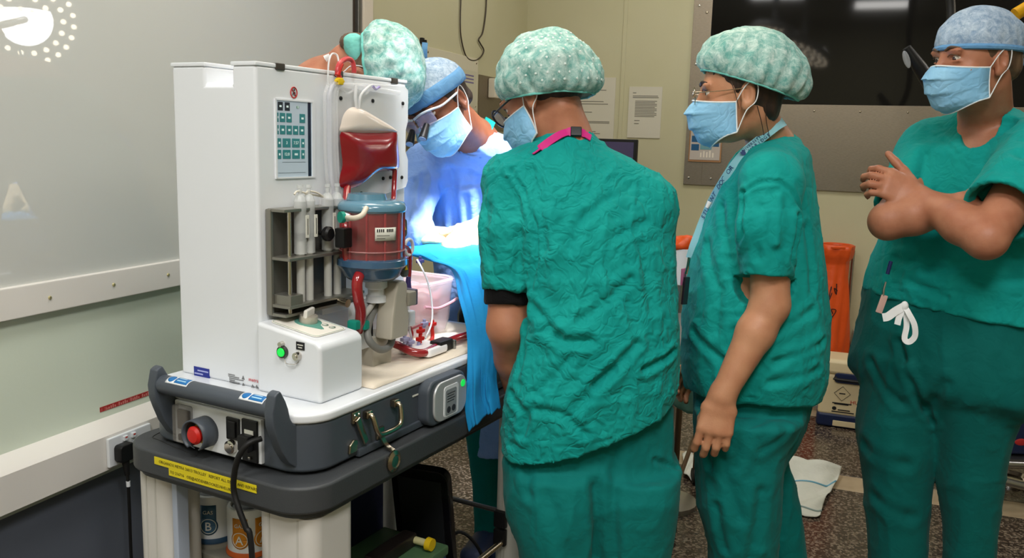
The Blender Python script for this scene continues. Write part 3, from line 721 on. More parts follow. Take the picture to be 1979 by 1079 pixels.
# oxygenator
OV = -.1; OU = .226; OR = .070
oxy = B().lathe([(OR*.9, ZD+.245), (OR*.93, ZD+.25), (OR*.93, ZD+.348), (OR*.9, ZD+.352)], (OU, OV, 0), 40).done('oxygenator', mat('oxygenator_core', (112, 6, 14), .3, coat=.6, noise=(40, (150, 26, 32), .5, .75, (1, 1, .1))), mac)
for k in range(11):
    t = k*2*math.pi/11+.2
    B().tube([(OU+OR*.95*math.cos(t), OV+OR*.95*math.sin(t), ZD+.248), (OU+OR*.95*math.cos(t), OV+OR*.95*math.sin(t), ZD+.35)], .0028, 6, 1).done('oxygenator_rib', mat('rib_red', (150, 26, 34), .25, coat=.5), oxy)
B().lathe([(OR*.99, ZD+.240), (OR*1.0, ZD+.245), (OR*1.0, ZD+.352), (OR*.99, ZD+.356)], (OU, OV, 0), 40).done('oxygenator_shell', mat('clear_shell', (250, 240, 240), .05, alpha=.05), oxy)
OXB = mat('blue_clear_cap', (96, 140, 162), .2, coat=.5, alpha=.92)
B().lathe([(0, ZD+.374), (OR*.7, ZD+.373), (OR*.95, ZD+.368), (OR*1.03, ZD+.36), (OR*1.03, ZD+.352), (OR*.98, ZD+.348)], (OU, OV, 0), 40).done('oxygenator_cap', OXB, oxy)
B().lathe([(0, ZD+.386), (OR*.55, ZD+.385), (OR*.6, ZD+.372)], (OU-.012, OV+.005, 0), 32).done('oxygenator_cap_dome', OXB, oxy)
B().lathe([(OR*.98, ZD+.252), (OR*1.05, ZD+.248), (OR*1.06, ZD+.236), (OR*.95, ZD+.228), (OR*.85, ZD+.212), (OR*.7, ZD+.204), (0, ZD+.2)], (OU, OV, 0), 40).done('oxygenator_base', mat('blue_base_cap', (60, 92, 122), .2, coat=.5), oxy)
for z in (.268, .331)[:1]: B().lathe([(OR*1.004, ZD+z-.0012), (OR*1.012, ZD+z), (OR*1.004, ZD+z+.0012)], (OU, OV, 0), 40).done('oxygenator_band', mat('pink_band', (214, 150, 150), .25, alpha=.6), oxy)
def _olab(a_, b_):
    t = math.radians(222+38*a_); return (OU+OR*1.016*math.cos(t), OV+OR*1.016*math.sin(t), ZD+.293+.027*b_)
B().grid(_olab, 10, 2).done('oxygenator_label', PAPER, oxy, solid=.0006)
for k in range(9):
    if k == 4: continue
    t = math.radians(226+30*k/9)
    B().box((-.0006, -.0012, ZD+.311), (.0006, .0012, ZD+.317), 0, 1, Matrix.Translation((OU+OR*1.024*math.cos(t), OV+OR*1.024*math.sin(t), 0)) @ Matrix.Rotation(t, 4, 'Z')).done('label_bar', PRINTB, oxy)
for k in range(2): 
    def _olb(a_, b_, k=k):
        t = math.radians(225+(22-8*k)*a_); return (OU+OR*1.02*math.cos(t), OV+OR*1.02*math.sin(t), ZD+.303-.006*k+.001*b_)
    B().grid(_olb, 6, 1).done('label_line', PRINTB, oxy, solid=.0004)
B().lathe([(.022, ZD+.152), (.022, ZD+.165), (.018, ZD+.168), (.018, ZD+.18), (.024, ZD+.184), (.024, ZD+.203)], (OU+.015, OV, 0), 24).done('outlet_collar', WHITE, oxy)
for dx, zz in ((.055, .225), (.062, .31)):
    q = Vector((OU+dx, OV-.045+.01*(zz > .3), ZD+zz))
    B().prism(rrect(-.011, -.02, .011, .02, .009), -.004, .004, 'y', .002, 2, Matrix.Translation(q)).done('fitting_tag', mat('grey_tag', (86, 88, 86), .5), oxy)
    B().prism([(-.006, -.004), (.006, -.004), (0, .006)], -.0052, -.0035, 'y', 0, 2, Matrix.Translation(q)).done('tag_triangle', YELLOW, oxy)
# cream side line, green ring, pump tubing
mt([(668, 420, -.11), (684, 422, -.15), (700, 416, -.165), (708, 402, -.16)], .0055, 'cream_line', mat('cream_tube', (224, 214, 196), .3, alpha=.9))
B().cyl(mS(657, 420, -.105), mS(664, 420, -.108), .0115, .0115, 20).done('green_ring', TEAL, mac)
B().cyl(mS(664, 420, -.108), mS(676, 421, -.12), .0105, .007, 20).done('white_fitting', WHITE, mac)
q = mS(664, 452, -.09); B().box((q.x-.014, q.y-.012, q.z-.028), (q.x+.014, q.y+.012, q.z+.012), .003).done('black_sensor', BLACK, mac)
fat = [(706, 524, -.105), (696, 530, -.112), (690, 548, -.115), (692, 575, -.115), (697, 600, -.112), (696, 622, -.105), (691, 640, -.095)]
mt(fat, .0115, 'blood_hose', BLOODT, n=14)
for dy, m_ in ((-5, TEAL), (6, TEAL)): 
    q = mS(692+dy*1.6, 628, -.105); B().box((q.x-.009, q.y-.012, q.z-.010), (q.x+.009, q.y+.012, q.z+.010), .004).done('hose_clip', TEAL, mac)
mt([(764, 440, -.06), (766, 462, -.05), (770, 480, -.045), (782, 490, -.045), (790, 488, -.05)], .0065, 'blood_tube', BLOODT)
mt([(762, 478, -.1), (778, 476, -.09), (790, 482, -.085), (793, 500, -.085), (791, 540, -.085), (789, 560, -.085)], .0042, 'thin_blood_tube', BLOODT)
mt([(766, 502, -.08), (782, 502, -.07), (792, 498, -.06)], .008, 'blood_tube', BLOODT)
q = mS(789, 550, -.085); B().cyl(q+Vector((0, 0, .018)), q-Vector((0, 0, .02)), .005, .009, 14).done('violet_connector', mat('violet_dark', (74, 62, 120), .4), mac)
q = mS(790, 478, -.085); B().tube([q+Vector((.016*math.cos(t*.7), .0, .018*math.sin(t*.7))) for t in range(9)], .004, 8, 3, True).done('white_clamp', WHITE, mac)
# pump head
PU = mat('putty_plastic', (182, 176, 162), .45)
pm = B().prism([(.236, ZD+.072), (.300, ZD+.072), (.303, ZD+.12), (.292, ZD+.15), (.296, ZD+.185), (.288, ZD+.197), (.262, ZD+.197), (.25, ZD+.17), (.24, ZD+.12)], -.145, -.1, 'y', .006, 2).done('pump_head', PU, mac)
B().box((.293, -.15, ZD+.138), (.322, -.108, ZD+.17), .004).done('pump_clamp', mat('putty_dark', (150, 146, 134), .45), pm)
B().box((.318, -.146, ZD+.136), (.333, -.112, ZD+.172), .003).done('pump_clamp_jaw', mat('violet_grey', (92, 88, 104), .4), pm)
B().box((.232, -.1, ZD+.004), (.30, -.05, ZD+.075), .004).done('pump_mount', PU, pm)
B().box((.2, -.09, ZD+.05), (.238, -.055, ZD+.15), .004).done('white_module', WHITE, mac)
B().box((.236, -.0915, ZD+.06), (.242, -.088, ZD+.14), .001).done('module_slot', BLACK, mac)
mt([(730, 590, -.09), (718, 610, -.1), (710, 640, -.11), (716, 662, -.12), (735, 676, -.125), (752, 670, -.12), (758, 655, -.11)], .008, 'grey_hose', mat('grey_hose', (120, 120, 116), .5), n=12)
mt([(738, 560, -.09), (725, 580, -.095), (712, 600, -.1), (702, 612, -.1)], .006, 'grey_hose', mat('grey_hose_light', (190, 188, 182), .4), n=10)
mt([(735, 570, -.05), (715, 600, -.06), (706, 620, -.07)], .007, 'grey_hose', mat('grey_hose', (120, 120, 116)), n=10)
# front blood line along the deck
fl = [(694, 700, .0, -.125), (699, 672, .03, -.13), (720, 661, .04, -.14), (745, 660, .04, -.145), (770, 668, .03, -.15), (795, 680, .02, -.155), (820, 682, .016, -.155), (845, 670, .018, -.15), (880, 655, .018, -.12), (912, 646, .018, -.1)]
P_ = [mZ(x, y, ZD+z) for x, y, z, v in fl]
B().tube(P_, .0095, 14).done('deck_blood_line', BLOODT, mac)
q = mZ(853, 667, ZD+.018)
B().box((q.x-.028, q.y-.016, q.z-.014), (q.x+.028, q.y+.016, q.z+.014), .004).done('flow_sensor', BLACK, mac)
B().box((q.x+.024, q.y-.022, q.z-.014), (q.x+.034, q.y-.012, q.z+.010), .003).done('sensor_clip', ALU, mac)
# small branch lines, stopcocks
def mz(pts, r, name, m): return B().tube([mS(x, y, v) for x, y, v in pts], r, 8, 5).done(name, m, mac)
mz([(788, 575, -.085), (790, 600, -.09), (792, 640, -.1), (800, 662, -.1)], .003, 'sample_line', CLEARM)
mz([(790, 638, -.08), (804, 632, -.08), (818, 626, -.08)], .0035, 'sample_line', BLOODT)
mz([(834, 630, -.06), (836, 650, -.06), (830, 668, -.07), (818, 674, -.08)], .005, 'sample_line', REDP)
mz([(806, 502, -.02), (816, 520, -.04), (828, 550, -.05), (835, 590, -.06), (834, 625, -.07), (822, 655, -.08)], .0022, 'white_line', WHITE)
mz([(793, 660, -.1), (797, 645, -.1), (793, 632, -.09)], .003, 'sample_line', BLOODT)
for x, y, v, m_ in ((836, 627, -.06, REDP), (812, 655, -.1, REDP), (813, 640, -.1, REDP), (820, 626, -.08, mat('lilac_plastic', (170, 168, 206), .4)), (782, 656, -.1, mat('lilac_plastic', (170, 168, 206))), (793, 662, -.1, mat('lilac_plastic', (170, 168, 206))), (809, 670, -.1, mat('lilac_plastic', (170, 168, 206))), (812, 505, -.02, mat('violet_dark', (74, 62, 120)))):
    q = mS(x, y, v)
    B().box((q.x-.011, q.y-.006, q.z-.0045), (q.x+.011, q.y+.006, q.z+.0045), .002).cyl(q+Vector((0, 0, -.01)), q+Vector((0, 0, .011)), .0045, .004, 10).done('stopcock', m_, mac)
q = mS(791, 615, -.095); B().box((q.x-.014, q.y-.01, q.z-.018), (q.x+.012, q.y+.01, q.z+.018), .004).done('white_valve', WHITE, mac)
# organ chamber behind the tower: clear tub with a pink sling and rosy organ
TUBM = mat('tub_plastic', (250, 232, 238), .15, alpha=.35)
TR = rrect(.5, -.04, .67, .17, .05, 6)
tub = B()
rings = []
for z, k in ((ZD+.012, .9), (ZD+.04, .97), (ZD+.1, 1.0), (ZD+.14, 1.03)):
    rings.append([tub.bm.verts.new((.585+(x-.585)*k, .065+(y-.065)*k, z)) for x, y in TR])
for a_, b_ in zip(rings, rings[1:]):
    for i in range(len(TR)): tub.bm.faces.new((a_[i], a_[(i+1) % len(TR)], b_[(i+1) % len(TR)], b_[i]))
tub.bm.faces.new(rings[0])
tub = tub.done('organ_chamber', TUBM, mac, solid=.004)
B().tube([(x*1.0, y, ZD+.142) for x, y in [(.585+(x-.585)*1.03, .065+(y-.065)*1.03) for x, y in TR]], .006, 8, 1, True).done('chamber_rim', TUBM, tub)
def _org(a_, b_):
    t = 2*math.pi*a_; f = b_*math.pi/2
    x = .585+.07*math.cos(t)*math.sin(f)*(1+.12*math.cos(2*t+.6)); y = .065+.09*math.sin(t)*math.sin(f)*(1+.1*math.sin(3*t))
    return (x, y, ZD+.06+.065*math.cos(f)*(1+.2*math.cos(t+.8)*math.sin(f)))
B().grid(_org, 36, 12).done('organ', mat('rosy_tissue', (206, 150, 152), .3, sss=.3, bump=(30, .2)), tub)
def _sling(a_, b_):
    t = 2*math.pi*a_; k = .86+.12*b_
    x, y = .585+.083*k*math.cos(t), .065+.10*k*math.sin(t)
    return (x, y, ZD+.04+.07*b_+.012*math.sin(5*t)*b_)
B().grid(_sling, 40, 5).done('organ_sling', mat('pink_film', (244, 206, 214), .25, alpha=.75), tub)
B().tube([(.51, -.045, ZD+.09), (.56, -.05, ZD+.08), (.62, -.05, ZD+.085), (.66, -.045, ZD+.09)], .004, 8).done('chamber_band', mat('pink_film2', (226, 170, 184), .3), tub)
B().prism(rrect(.375, -.15, .46, -.06, .012), ZD+.004, ZD+.024, 'z', .006).done('clear_tray', mat('white_tray', (246, 246, 250), .3), mac)

# ---- syringe rack on the tower side
RK = mat('rack_alu', (150, 148, 140), .4, .8)
rk = B().box((.018, -.012, ZD+.148), (.25, -.002, ZD+.356), .002).done('syringe_rack', mat('rack_back', (104, 102, 96), .45, .5), mac)
B().box((.016, -.016, ZD+.148), (.024, -.002, ZD+.358), .002).done('rack_side', RK, rk)
for z, d_ in ((.356, .05), (.262, .062), (.168, .062), (.15, .05)):
    B().box((.018, -d_, ZD+z-.003), (.25, -.006, ZD+z+.003), .001).done('rack_shelf', RK, rk)
B().cyl((.036, -.045, ZD+.15), (.036, -.045, ZD+.356), .004, .004, 10).done('rack_rod', CHROME, rk)
B().box((.024, -.058, ZD+.165), (.06, -.01, ZD+.19), .002).done('rack_carriage', RK, rk)
for k, uu in enumerate((.073, .098, .155, .185)):
    c_ = (uu, -.04, 0)
    sy = empty('syringe', c_); sy.parent = rk; sy.location = c_
    B().cyl((0, 0, ZD+.268), (0, 0, ZD+.372), .0125, .0125, 18).done('barrel', mat('syringe_clear', (222, 226, 226), .12, alpha=.45), sy)
    B().lathe([(.0125, ZD+.372), (.009, ZD+.382), (.004, ZD+.386), (.004, ZD+.396), (.006, ZD+.398), (.006, ZD+.404)], n=16).done('nozzle', mat('syringe_clear', (222, 226, 226)), sy)
    B().cyl((0, 0, ZD+.296-.01*(k > 1)), (0, 0, ZD+.308-.01*(k > 1)), .0117, .0117, 16).done('plunger_seal', BLACK, sy)
    B().cyl((0, 0, ZD+.165), (0, 0, ZD+.296), .0085, .0085, 14).done('plunger', mat('plunger_white', (205, 205, 200), .35, alpha=.8), sy)
    B().box((-.002+.004, -.0135, ZD+.3), (.011, -.0115, ZD+.345), .0004).done('syringe_label', PAPER, sy)
    B().box((.006, -.0139, ZD+.306), (.0075, -.0134, ZD+.338)).done('label_line', PRINTB, sy)
B().lathe([(.0, -.0), (.012, 0), (.015, .004), (.015, .012), (.011, .016), (0, .016)], (.128, -.056, ZD+.305), 24, XV).done('rack_knob', BLACK, rk)
B().cyl((.128, -.01, ZD+.305), (.128, -.06, ZD+.305), .004, .004, 10).done('knob_spindle', BLACK, rk)
B().cyl((.165, -.062, ZD+.16), (.165, -.085, ZD+.158), .009, .009, 16).done('rack_thumbscrew', BRASSY, rk)
for (x0, y0, v0), (x1, y1, v1) in (((569, 372, -.04), (640, 384, -.03)), ((590, 372, -.04), (640, 392, -.03))):
    mt([(x0, y0+4, v0), (x0+6, y0-2, v0), (x0+25, y0+2, v0), (x1, y1, v1)], .002, 'syringe_line', mat('cream_line2', (226, 220, 206), .4), n=8)
for k in range(2):
    q = mS(630+22*k, 392, -.045); B().box((q.x-.012, q.y-.01, q.z-.008), (q.x+.012, q.y+.01, q.z+.01), .003).done('line_holder', CLEAR, mac)
# lower ledge strip behind the pump
B().box((.16, -.02, ZD+.125), (.487, -.001, ZD+.14), .002).done('tower_ledge', WHITE, tower)

# ---- mains cord from the inlet
cord = [mL(505, 848, -.118), mL(480, 858, -.14), mL(462, 882, -.15), mL(453, 915, -.15), mL(452, 950, -.148), mL(462, 985, -.15), mL(475, 1020, -.15), mL(486, 1060, -.15)]
cord += [Vector((-.16, cord[-1].y-.02, .45)), Vector((-.18, cord[-1].y-.03, .2)), Vector((-.2, cord[-1].y, .02)), Vector((-.3, cord[-1].y+.1, .006)), Vector((-.5, cord[-1].y+.3, .006))]
crd = B().tube(cord, .0055, 10).done('mains_cord', RUBBER, label='black mains cord hanging from the machine end over the yellow tape', cat='cord')
crd.location = MLOC; crd.rotation_euler = (0, 0, MROT)
# ---- gas bottles in their holder under the slab
def gas(uv, z, m, ring, letter, lab):
    g_ = empty('gas_cup', Vector(MLOC)+Matrix.Rotation(MROT, 3, 'Z') @ Vector((uv[0], uv[1], z)), MROT, lab, 'gas canister', 'gas canisters under the trolley slab')
    B().lathe([(.045, 0), (.046, .004), (.046, .098), (.044, .102), (.038, .103), (.036, .096), (0, .094)], n=36).done('cup', WHITE, g_)
    B().lathe([(0, .0945), (.036, .0955), (.034, .098), (0, .1)], n=24).done('cap_film', mat('cap_dark', (62, 70, 76), .2, .4), g_)
    B().lathe([(.049, -.004), (.05, .0), (.0475, .007), (.046, .007)], n=36).done('base_ring', ring, g_)
    for aa in ((200, 262) if letter == 'A' else (212,)):
        def _pt(a_, b_, aa=aa):
            t = math.radians(aa-21+42*a_); return (.0465*math.cos(t), .0465*math.sin(t), .035+.05*b_)
        B().grid(_pt, 10, 2).done('colour_patch', m, g_, solid=.0005)
        def _dc(a_, b_, aa=aa, r0=.0):
            t0 = 2*math.pi*a_; rr = .0205*b_
            t = math.radians(aa)+rr*math.cos(t0)/.0465; return (.047*math.cos(t), .047*math.sin(t), .037+rr*math.sin(t0))
        B().grid(_dc, 24, 3).done('colour_disc', m, g_, solid=.0005)
        t = math.radians(aa)
        B().tube([(.0475*math.cos(t+.0165*math.cos(k*.26)/.0465), .0475*math.sin(t+.0165*math.cos(k*.26)/.0465), .037+.0165*math.sin(k*.26)) for k in range(24)], .0009, 5, 1, True).done('disc_ring', PAPER, g_)
        n_ = Vector((math.cos(t), math.sin(t), 0)); x_ = Vector((-math.sin(t), math.cos(t), 0))
        text('letter', letter, frame(n_*.0488+Vector((0, 0, .0365)), x_, n_), .027, PAPER, g_, extrude=.0008)
        text('letter', 'GAS', frame(n_*.0482+Vector((0, 0, .069)), x_, n_), .012, PAPER, g_, extrude=.0006)
gz = .57
gas((.066, .214), gz-.01, mat('petrol_blue', (58, 98, 128), .4), mat('petrol_ring', (46, 78, 108), .4), 'B', 'white canister cup lettered B with a blue patch')
gas((.07, .112), gz-.0185, mat('amber_orange', (206, 132, 28), .4), mat('orange_ring', (206, 96, 40), .4), 'A', 'white canister cup lettered A with orange patches')
hol = empty('canister_holder', MLOC, MROT, 'grey moulded holder carrying the two white canister cups', 'holder')
HG = mat('holder_grey', (140, 138, 128), .5)
B().prism(rrect(.006, .02, .18, .262, .045, 8), gz-.065, gz-.024, 'z', .008).done('upper_tray', HG, hol)
B().cyl((.066, .212, gz-.03), (.066, .212, gz-.0145), .053, .051, 32).done('cup_seat', HG, hol)
B().prism(rrect(.006, .05, .15, .19, .04, 8), .126, gz-.075, 'z', .01).done('pedestal', HG, hol)
B().prism(rrect(.006, .04, .12, .19, .04, 8), gz-.12, gz-.075, 'z', .008).done('lower_tray', HG, hol)
# ---- goods on the bottom shelf
def mobj(name, lab, cat): return empty(name, MLOC, MROT, lab, cat)
bxw = mobj('white_carton', 'white carton with a pink edge line on the trolley shelf', 'box')
B().box((.22, -.19, .1255), (.50, .06, .36), .012).done('carton', mat('carton_white', (206, 202, 204), .45), bxw)
B().box((.2185, -.19, .335), (.2205, .05, .3405)).box((.22, -.1925, .34), (.34, -.1895, .345)).done('pink_line', mat('hot_pink', (214, 40, 120), .5), bxw)
tb = mobj('tool_tub', 'blue storage tub with a clear green lid on the white carton', 'tub')
B().box((.24, -.16, .361), (.45, .03, .445), .008).done('tub_body', mat('tub_blue', (20, 66, 140), .35), tb)
B().box((.236, -.164, .44), (.454, .034, .466), .006).done('tub_lid', mat('lid_green', (86, 120, 84), .25, alpha=.85), tb)
B().box((.235, -.09, .42), (.242, -.065, .45), .002).done('tub_clasp', mat('clasp_grey', (150, 160, 180), .4), tb)
bt = mobj('battery_torch', 'black bar with a yellow end cap lying on the blue tub', 'torch')
B().box((.25, -.10, .4665), (.41, -.06, .50), .006).done('bar', mat('brown_black2', (30, 24, 22), .4), bt)
B().cyl((.40, -.10, .484), (.40, -.135, .484), .009, .009, 14).done('bar_neck', mat('cream_neck', (206, 200, 150), .4), bt)
B().cyl((.40, -.135, .484), (.40, -.15, .484), .016, .015, 18).done('bar_cap', YELLOW, bt)
tbp = mobj('tablet_panel', 'black flat screen panel leaning on the shelf goods', 'screen')
M_ = Matrix.Translation((.62, -.02, .1300)) @ Matrix.Rotation(math.radians(10), 4, 'Z') @ Matrix.Rotation(math.radians(-12), 4, 'Y')
B().prism(rrect(-.075, 0, .085, .5, .03), -.014, .014, 'x', .004, 2, M_ @ Matrix.Translation((0, 0, 0))).done('panel_body', mat('gloss_black', (14, 13, 15), .25), tbp)
B().box((-.0155, -.055, .14), (-.0138, .065, .47), 0, 1, M_).done('panel_glass', mat('dull_screen', (34, 36, 38), .3), tbp)
nb = mobj('navy_bag', 'dark navy fabric bag standing behind the shelf goods', 'bag')
B().box((.30, .085, .126), (.54, .2, .62), .03, 3).done('bag_body', mat('navy_cloth', (16, 26, 66), .8, bump=(20, .5)), nb)
B().tube([(.35, .13, .61), (.37, .13, .65), (.48, .13, .65), (.50, .13, .61)], .01, 8).done('bag_handle', mat('navy_cloth', (16, 26, 66)), nb)
sb = mobj('black_case', 'low black case at the far end of the trolley shelf', 'case')
B().box((.505, -.21, .1262), (.58, -.085, .2), .01).box((.515, -.19, .2), (.57, -.12, .21), .004).done('case_body', mat('case_black', (20, 19, 18), .5), sb)
wr = B().tube([(.645, -.03, .36), (.68, -.06, .38), (.71, -.1, .33), (.72, -.13, .24), (.70, -.145, .16), (.69, -.14, .132)], .005, 8).done('shelf_cable', RUBBER, label='black cable drooping from the shelf screen to the far post', cat='cable')
wr.location = MLOC; wr.rotation_euler = (0, 0, MROT)
wr2 = B().tube([(.12, .277, .62), (.03, .28, .56), (-.02, .284, .48), (-.05, .285, .36), (-.06, .29, .2), (-.06, .3, .01)], .005, 8).done('loose_cable', RUBBER, label='black cable curving down behind the front cream post', cat='cable')
wr2.location = MLOC; wr2.rotation_euler = (0, 0, MROT)
# ================================================================== implicit surfaces for bodies and clothes
def _arr(p): return np.asarray(p, dtype=np.float32)
def _hash(ix, iy, iz, seed):
    n = (ix.astype(np.int64)*374761393 + iy.astype(np.int64)*668265263 + iz.astype(np.int64)*2147483647 + seed*974711) & 0x7fffffff
    n = ((n ^ (n >> 13))*1274126177) & 0x7fffffff
    return ((n ^ (n >> 16)) & 0xffff)/32767.5-1.0
def noise3(P, seed=0):
    P = np.asarray(P, dtype=np.float64); i = np.floor(P).astype(np.int64); f = P-i; f = f*f*(3-2*f)
    r = 0
    for dx in (0, 1):
        for dy in (0, 1):
            for dz in (0, 1):
                w = (f[:, 0] if dx else 1-f[:, 0])*(f[:, 1] if dy else 1-f[:, 1])*(f[:, 2] if dz else 1-f[:, 2])
                r = r + w*_hash(i[:, 0]+dx, i[:, 1]+dy, i[:, 2]+dz, seed)
    return r
class Vol:
    def __init__(s, lo, hi, h):
        s.h = h; s.lo = np.array(lo, float); n = np.ceil((np.array(hi, float)-s.lo)/h).astype(int)+1; s.n = n
        s.ax = [(s.lo[i]+h*np.arange(n[i])).astype(np.float32) for i in range(3)]
        s.f = np.full(tuple(n), .08, np.float32)
    def _sl(s, lo, hi):
        sl = []
        for i in range(3):
            a = max(0, int(math.floor((lo[i]-s.lo[i])/s.h))); b = min(s.n[i], int(math.ceil((hi[i]-s.lo[i])/s.h))+1)
            if b <= a: return None
            sl.append(slice(a, b))
        X = s.ax[0][sl[0]][:, None, None]; Y = s.ax[1][sl[1]][None, :, None]; Z = s.ax[2][sl[2]][None, None, :]
        return tuple(sl), X, Y, Z
    def _op(s, sl, d, k, sub):
        a = s.f[sl]
        if sub: a, d = -a, d
        if k > 0:
            h = np.clip(.5+.5*(d-a)/k, 0, 1); r = d+(a-d)*h-k*h*(1-h)
        else: r = np.minimum(a, d)
        s.f[sl] = -r if sub else r
    def cone(s, a, b, ra, rb, k=.012, sub=False):
        a = np.array(a, float); b = np.array(b, float); m = max(ra, rb)+k+2*s.h+(.0 if sub else .02)
        q = s._sl(np.minimum(a, b)-m, np.maximum(a, b)+m)
        if q is None: return s
        sl, X, Y, Z = q; w = b-a; L = float(w @ w)+1e-12
        t = np.clip(((X-a[0])*w[0]+(Y-a[1])*w[1]+(Z-a[2])*w[2])/L, 0, 1)
        d = np.sqrt((X-a[0]-t*w[0])**2+(Y-a[1]-t*w[1])**2+(Z-a[2]-t*w[2])**2)-(ra+(rb-ra)*t)
        s._op(sl, d.astype(np.float32), k, sub); return s
    def chain(s, pts, rs, k=.012, sub=False):
        for i in range(len(pts)-1): s.cone(pts[i], pts[i+1], rs[i], rs[i+1], k, sub)
        return s
    def ell(s, c, r, R=None, k=.012, sub=False):
        c = np.array(c, float); r = np.array(r, float); R = np.eye(3) if R is None else np.array(R, float)
        ext = np.sqrt(((R*r[None, :])**2).sum(1))+k+2*s.h+.015
        q = s._sl(c-ext, c+ext)
        if q is None: return s
        sl, X, Y, Z = q; dx, dy, dz = X-c[0], Y-c[1], Z-c[2]
        l = [(dx*R[0, i]+dy*R[1, i]+dz*R[2, i])/r[i] for i in range(3)]
        n = np.sqrt(l[0]**2+l[1]**2+l[2]**2)
        n2 = np.sqrt((l[0]/r[0])**2+(l[1]/r[1])**2+(l[2]/r[2])**2)+1e-6
        s._op(sl, (n*(n-1)/n2).astype(np.float32), k, sub); return s
    def econe(s, a, b, e1, ra, rb, k=.015, sub=False):
        """tapered bar with an oval section: ra, rb = (along e1, across)"""
        a = np.array(a, float); b = np.array(b, float); w = b-a; Lw = np.linalg.norm(w); wd = w/Lw
        e1 = np.array(e1, float); e1 = e1-wd*(e1 @ wd); e1 /= np.linalg.norm(e1); e2 = np.cross(wd, e1)
        m = max(max(ra), max(rb))+k+2*s.h+.02
        q = s._sl(np.minimum(a, b)-m, np.maximum(a, b)+m)
        if q is None: return s
        sl, X, Y, Z = q; dx, dy, dz = X-a[0], Y-a[1], Z-a[2]
        t = np.clip((dx*wd[0]+dy*wd[1]+dz*wd[2])/Lw, 0, 1)
        dx, dy, dz = dx-t*w[0], dy-t*w[1], dz-t*w[2]
        r1 = ra[0]+(rb[0]-ra[0])*t; r2 = ra[1]+(rb[1]-ra[1])*t; rm = np.minimum(r1, r2)
        n = np.sqrt(((dx*e1[0]+dy*e1[1]+dz*e1[2])/r1)**2+((dx*e2[0]+dy*e2[1]+dz*e2[2])/r2)**2+((dx*wd[0]+dy*wd[1]+dz*wd[2])/rm)**2)
        s._op(sl, ((n-1)*rm).astype(np.float32), k, sub); return s
    def zloft(s, rows, k=.02, sub=False, p=2.3, grow=0.):
        """rows: (z, cx, cy, rx, ry[, turn]) stacked upwards, smoothly interpolated horizontal ovals"""
        rows = sorted(rows); Zr = np.array([r[0] for r in rows]); A = np.array([list(r[1:5])+[r[5] if len(r) > 5 else 0.] for r in rows])
        A[:, 2:4] += grow
        q = s._sl((min(A[:, 0]-A[:, 2]-A[:, 3])-.05, min(A[:, 1]-A[:, 3]-A[:, 2])-.05, Zr[0]-.05), (max(A[:, 0]+A[:, 2]+A[:, 3])+.05, max(A[:, 1]+A[:, 3]+A[:, 2])+.05, Zr[-1]+.05))
        if q is None: return s
        sl, X, Y, Z = q; z = Z[0, 0, :]; zc = np.clip(z, Zr[0], Zr[-1])
        def itp(v):                      # smooth (monotone cubic) interpolation over the rows
            d = np.diff(v)/np.diff(Zr); mm = np.zeros(len(v)); mm[1:-1] = np.where(d[:-1]*d[1:] > 0, 2*d[:-1]*d[1:]/(d[:-1]+d[1:]+1e-12), 0); mm[0], mm[-1] = d[0], d[-1]
            i = np.clip(np.searchsorted(Zr, zc)-1, 0, len(Zr)-2); hh = Zr[i+1]-Zr[i]; t = (zc-Zr[i])/hh
            return ((2*t**3-3*t**2+1)*v[i]+(t**3-2*t**2+t)*hh*mm[i]+(-2*t**3+3*t**2)*v[i+1]+(t**3-t**2)*hh*mm[i+1]).astype(np.float32)[None, None, :]
        cx, cy, rx, ry, tu = [itp(A[:, i]) for i in range(5)]
        dx, dy = X-cx, Y-cy; c, si = np.cos(tu), np.sin(tu)
        a, b = dx*c+dy*si, -dx*si+dy*c
        n = (np.abs(a/rx)**p+np.abs(b/ry)**p)**(1/p)
        d = (n-1)*np.minimum(rx, ry); dz = np.abs(Z-zc.astype(np.float32)[None, None, :])
        d = np.where(dz > 0, np.sqrt(np.maximum(d, 0)**2+dz**2)+np.minimum(d, 0)*0, d)
        s._op(sl, d.astype(np.float32), k, sub); return s
    def plane_cut(s, pt, n, k=.0):
        """keep the side against n"""
        n = np.array(n, float); n /= np.linalg.norm(n); pt = np.array(pt, float)
        d = (s.ax[0][:, None, None]-pt[0])*n[0]+(s.ax[1][None, :, None]-pt[1])*n[1]+(s.ax[2][None, None, :]-pt[2])*n[2]
        s.f = np.maximum(s.f, d.astype(np.float32)); return s
    def local_cut(s, pt, n, rad):
        """plane cut limited to a ball round pt"""
        n = np.array(n, float); n /= np.linalg.norm(n); pt = np.array(pt, float); q = s._sl(pt-rad, pt+rad)
        if q is None: return s
        sl, X, Y, Z = q; d = (X-pt[0])*n[0]+(Y-pt[1])*n[1]+(Z-pt[2])*n[2]
        b = np.sqrt((X-pt[0])**2+(Y-pt[1])**2+(Z-pt[2])**2)-rad
        s.f[sl] = np.maximum(s.f[sl], np.where(b < 0, d, -1)).astype(np.float32); return s
    def mesh(s, relax=1):
        f = s.f; f[0], f[-1] = .05, .05; f[:, 0], f[:, -1] = .05, .05; f[:, :, 0], f[:, :, -1] = .05, .05
        I = f < 0; nx, ny, nz = f.shape
        c = np.zeros((nx-1, ny-1, nz-1), np.int8)
        for dx in (0, 1):
            for dy in (0, 1):
                for dz in (0, 1): c += I[dx:nx-1+dx, dy:ny-1+dy, dz:nz-1+dz]
        cells = np.argwhere((c > 0) & (c < 8)); del c
        n = len(cells); idx = np.full((nx-1, ny-1, nz-1), -1, np.int32); idx[tuple(cells.T)] = np.arange(n)
        acc = np.zeros((n, 3)); cnt = np.zeros(n)
        V = {}
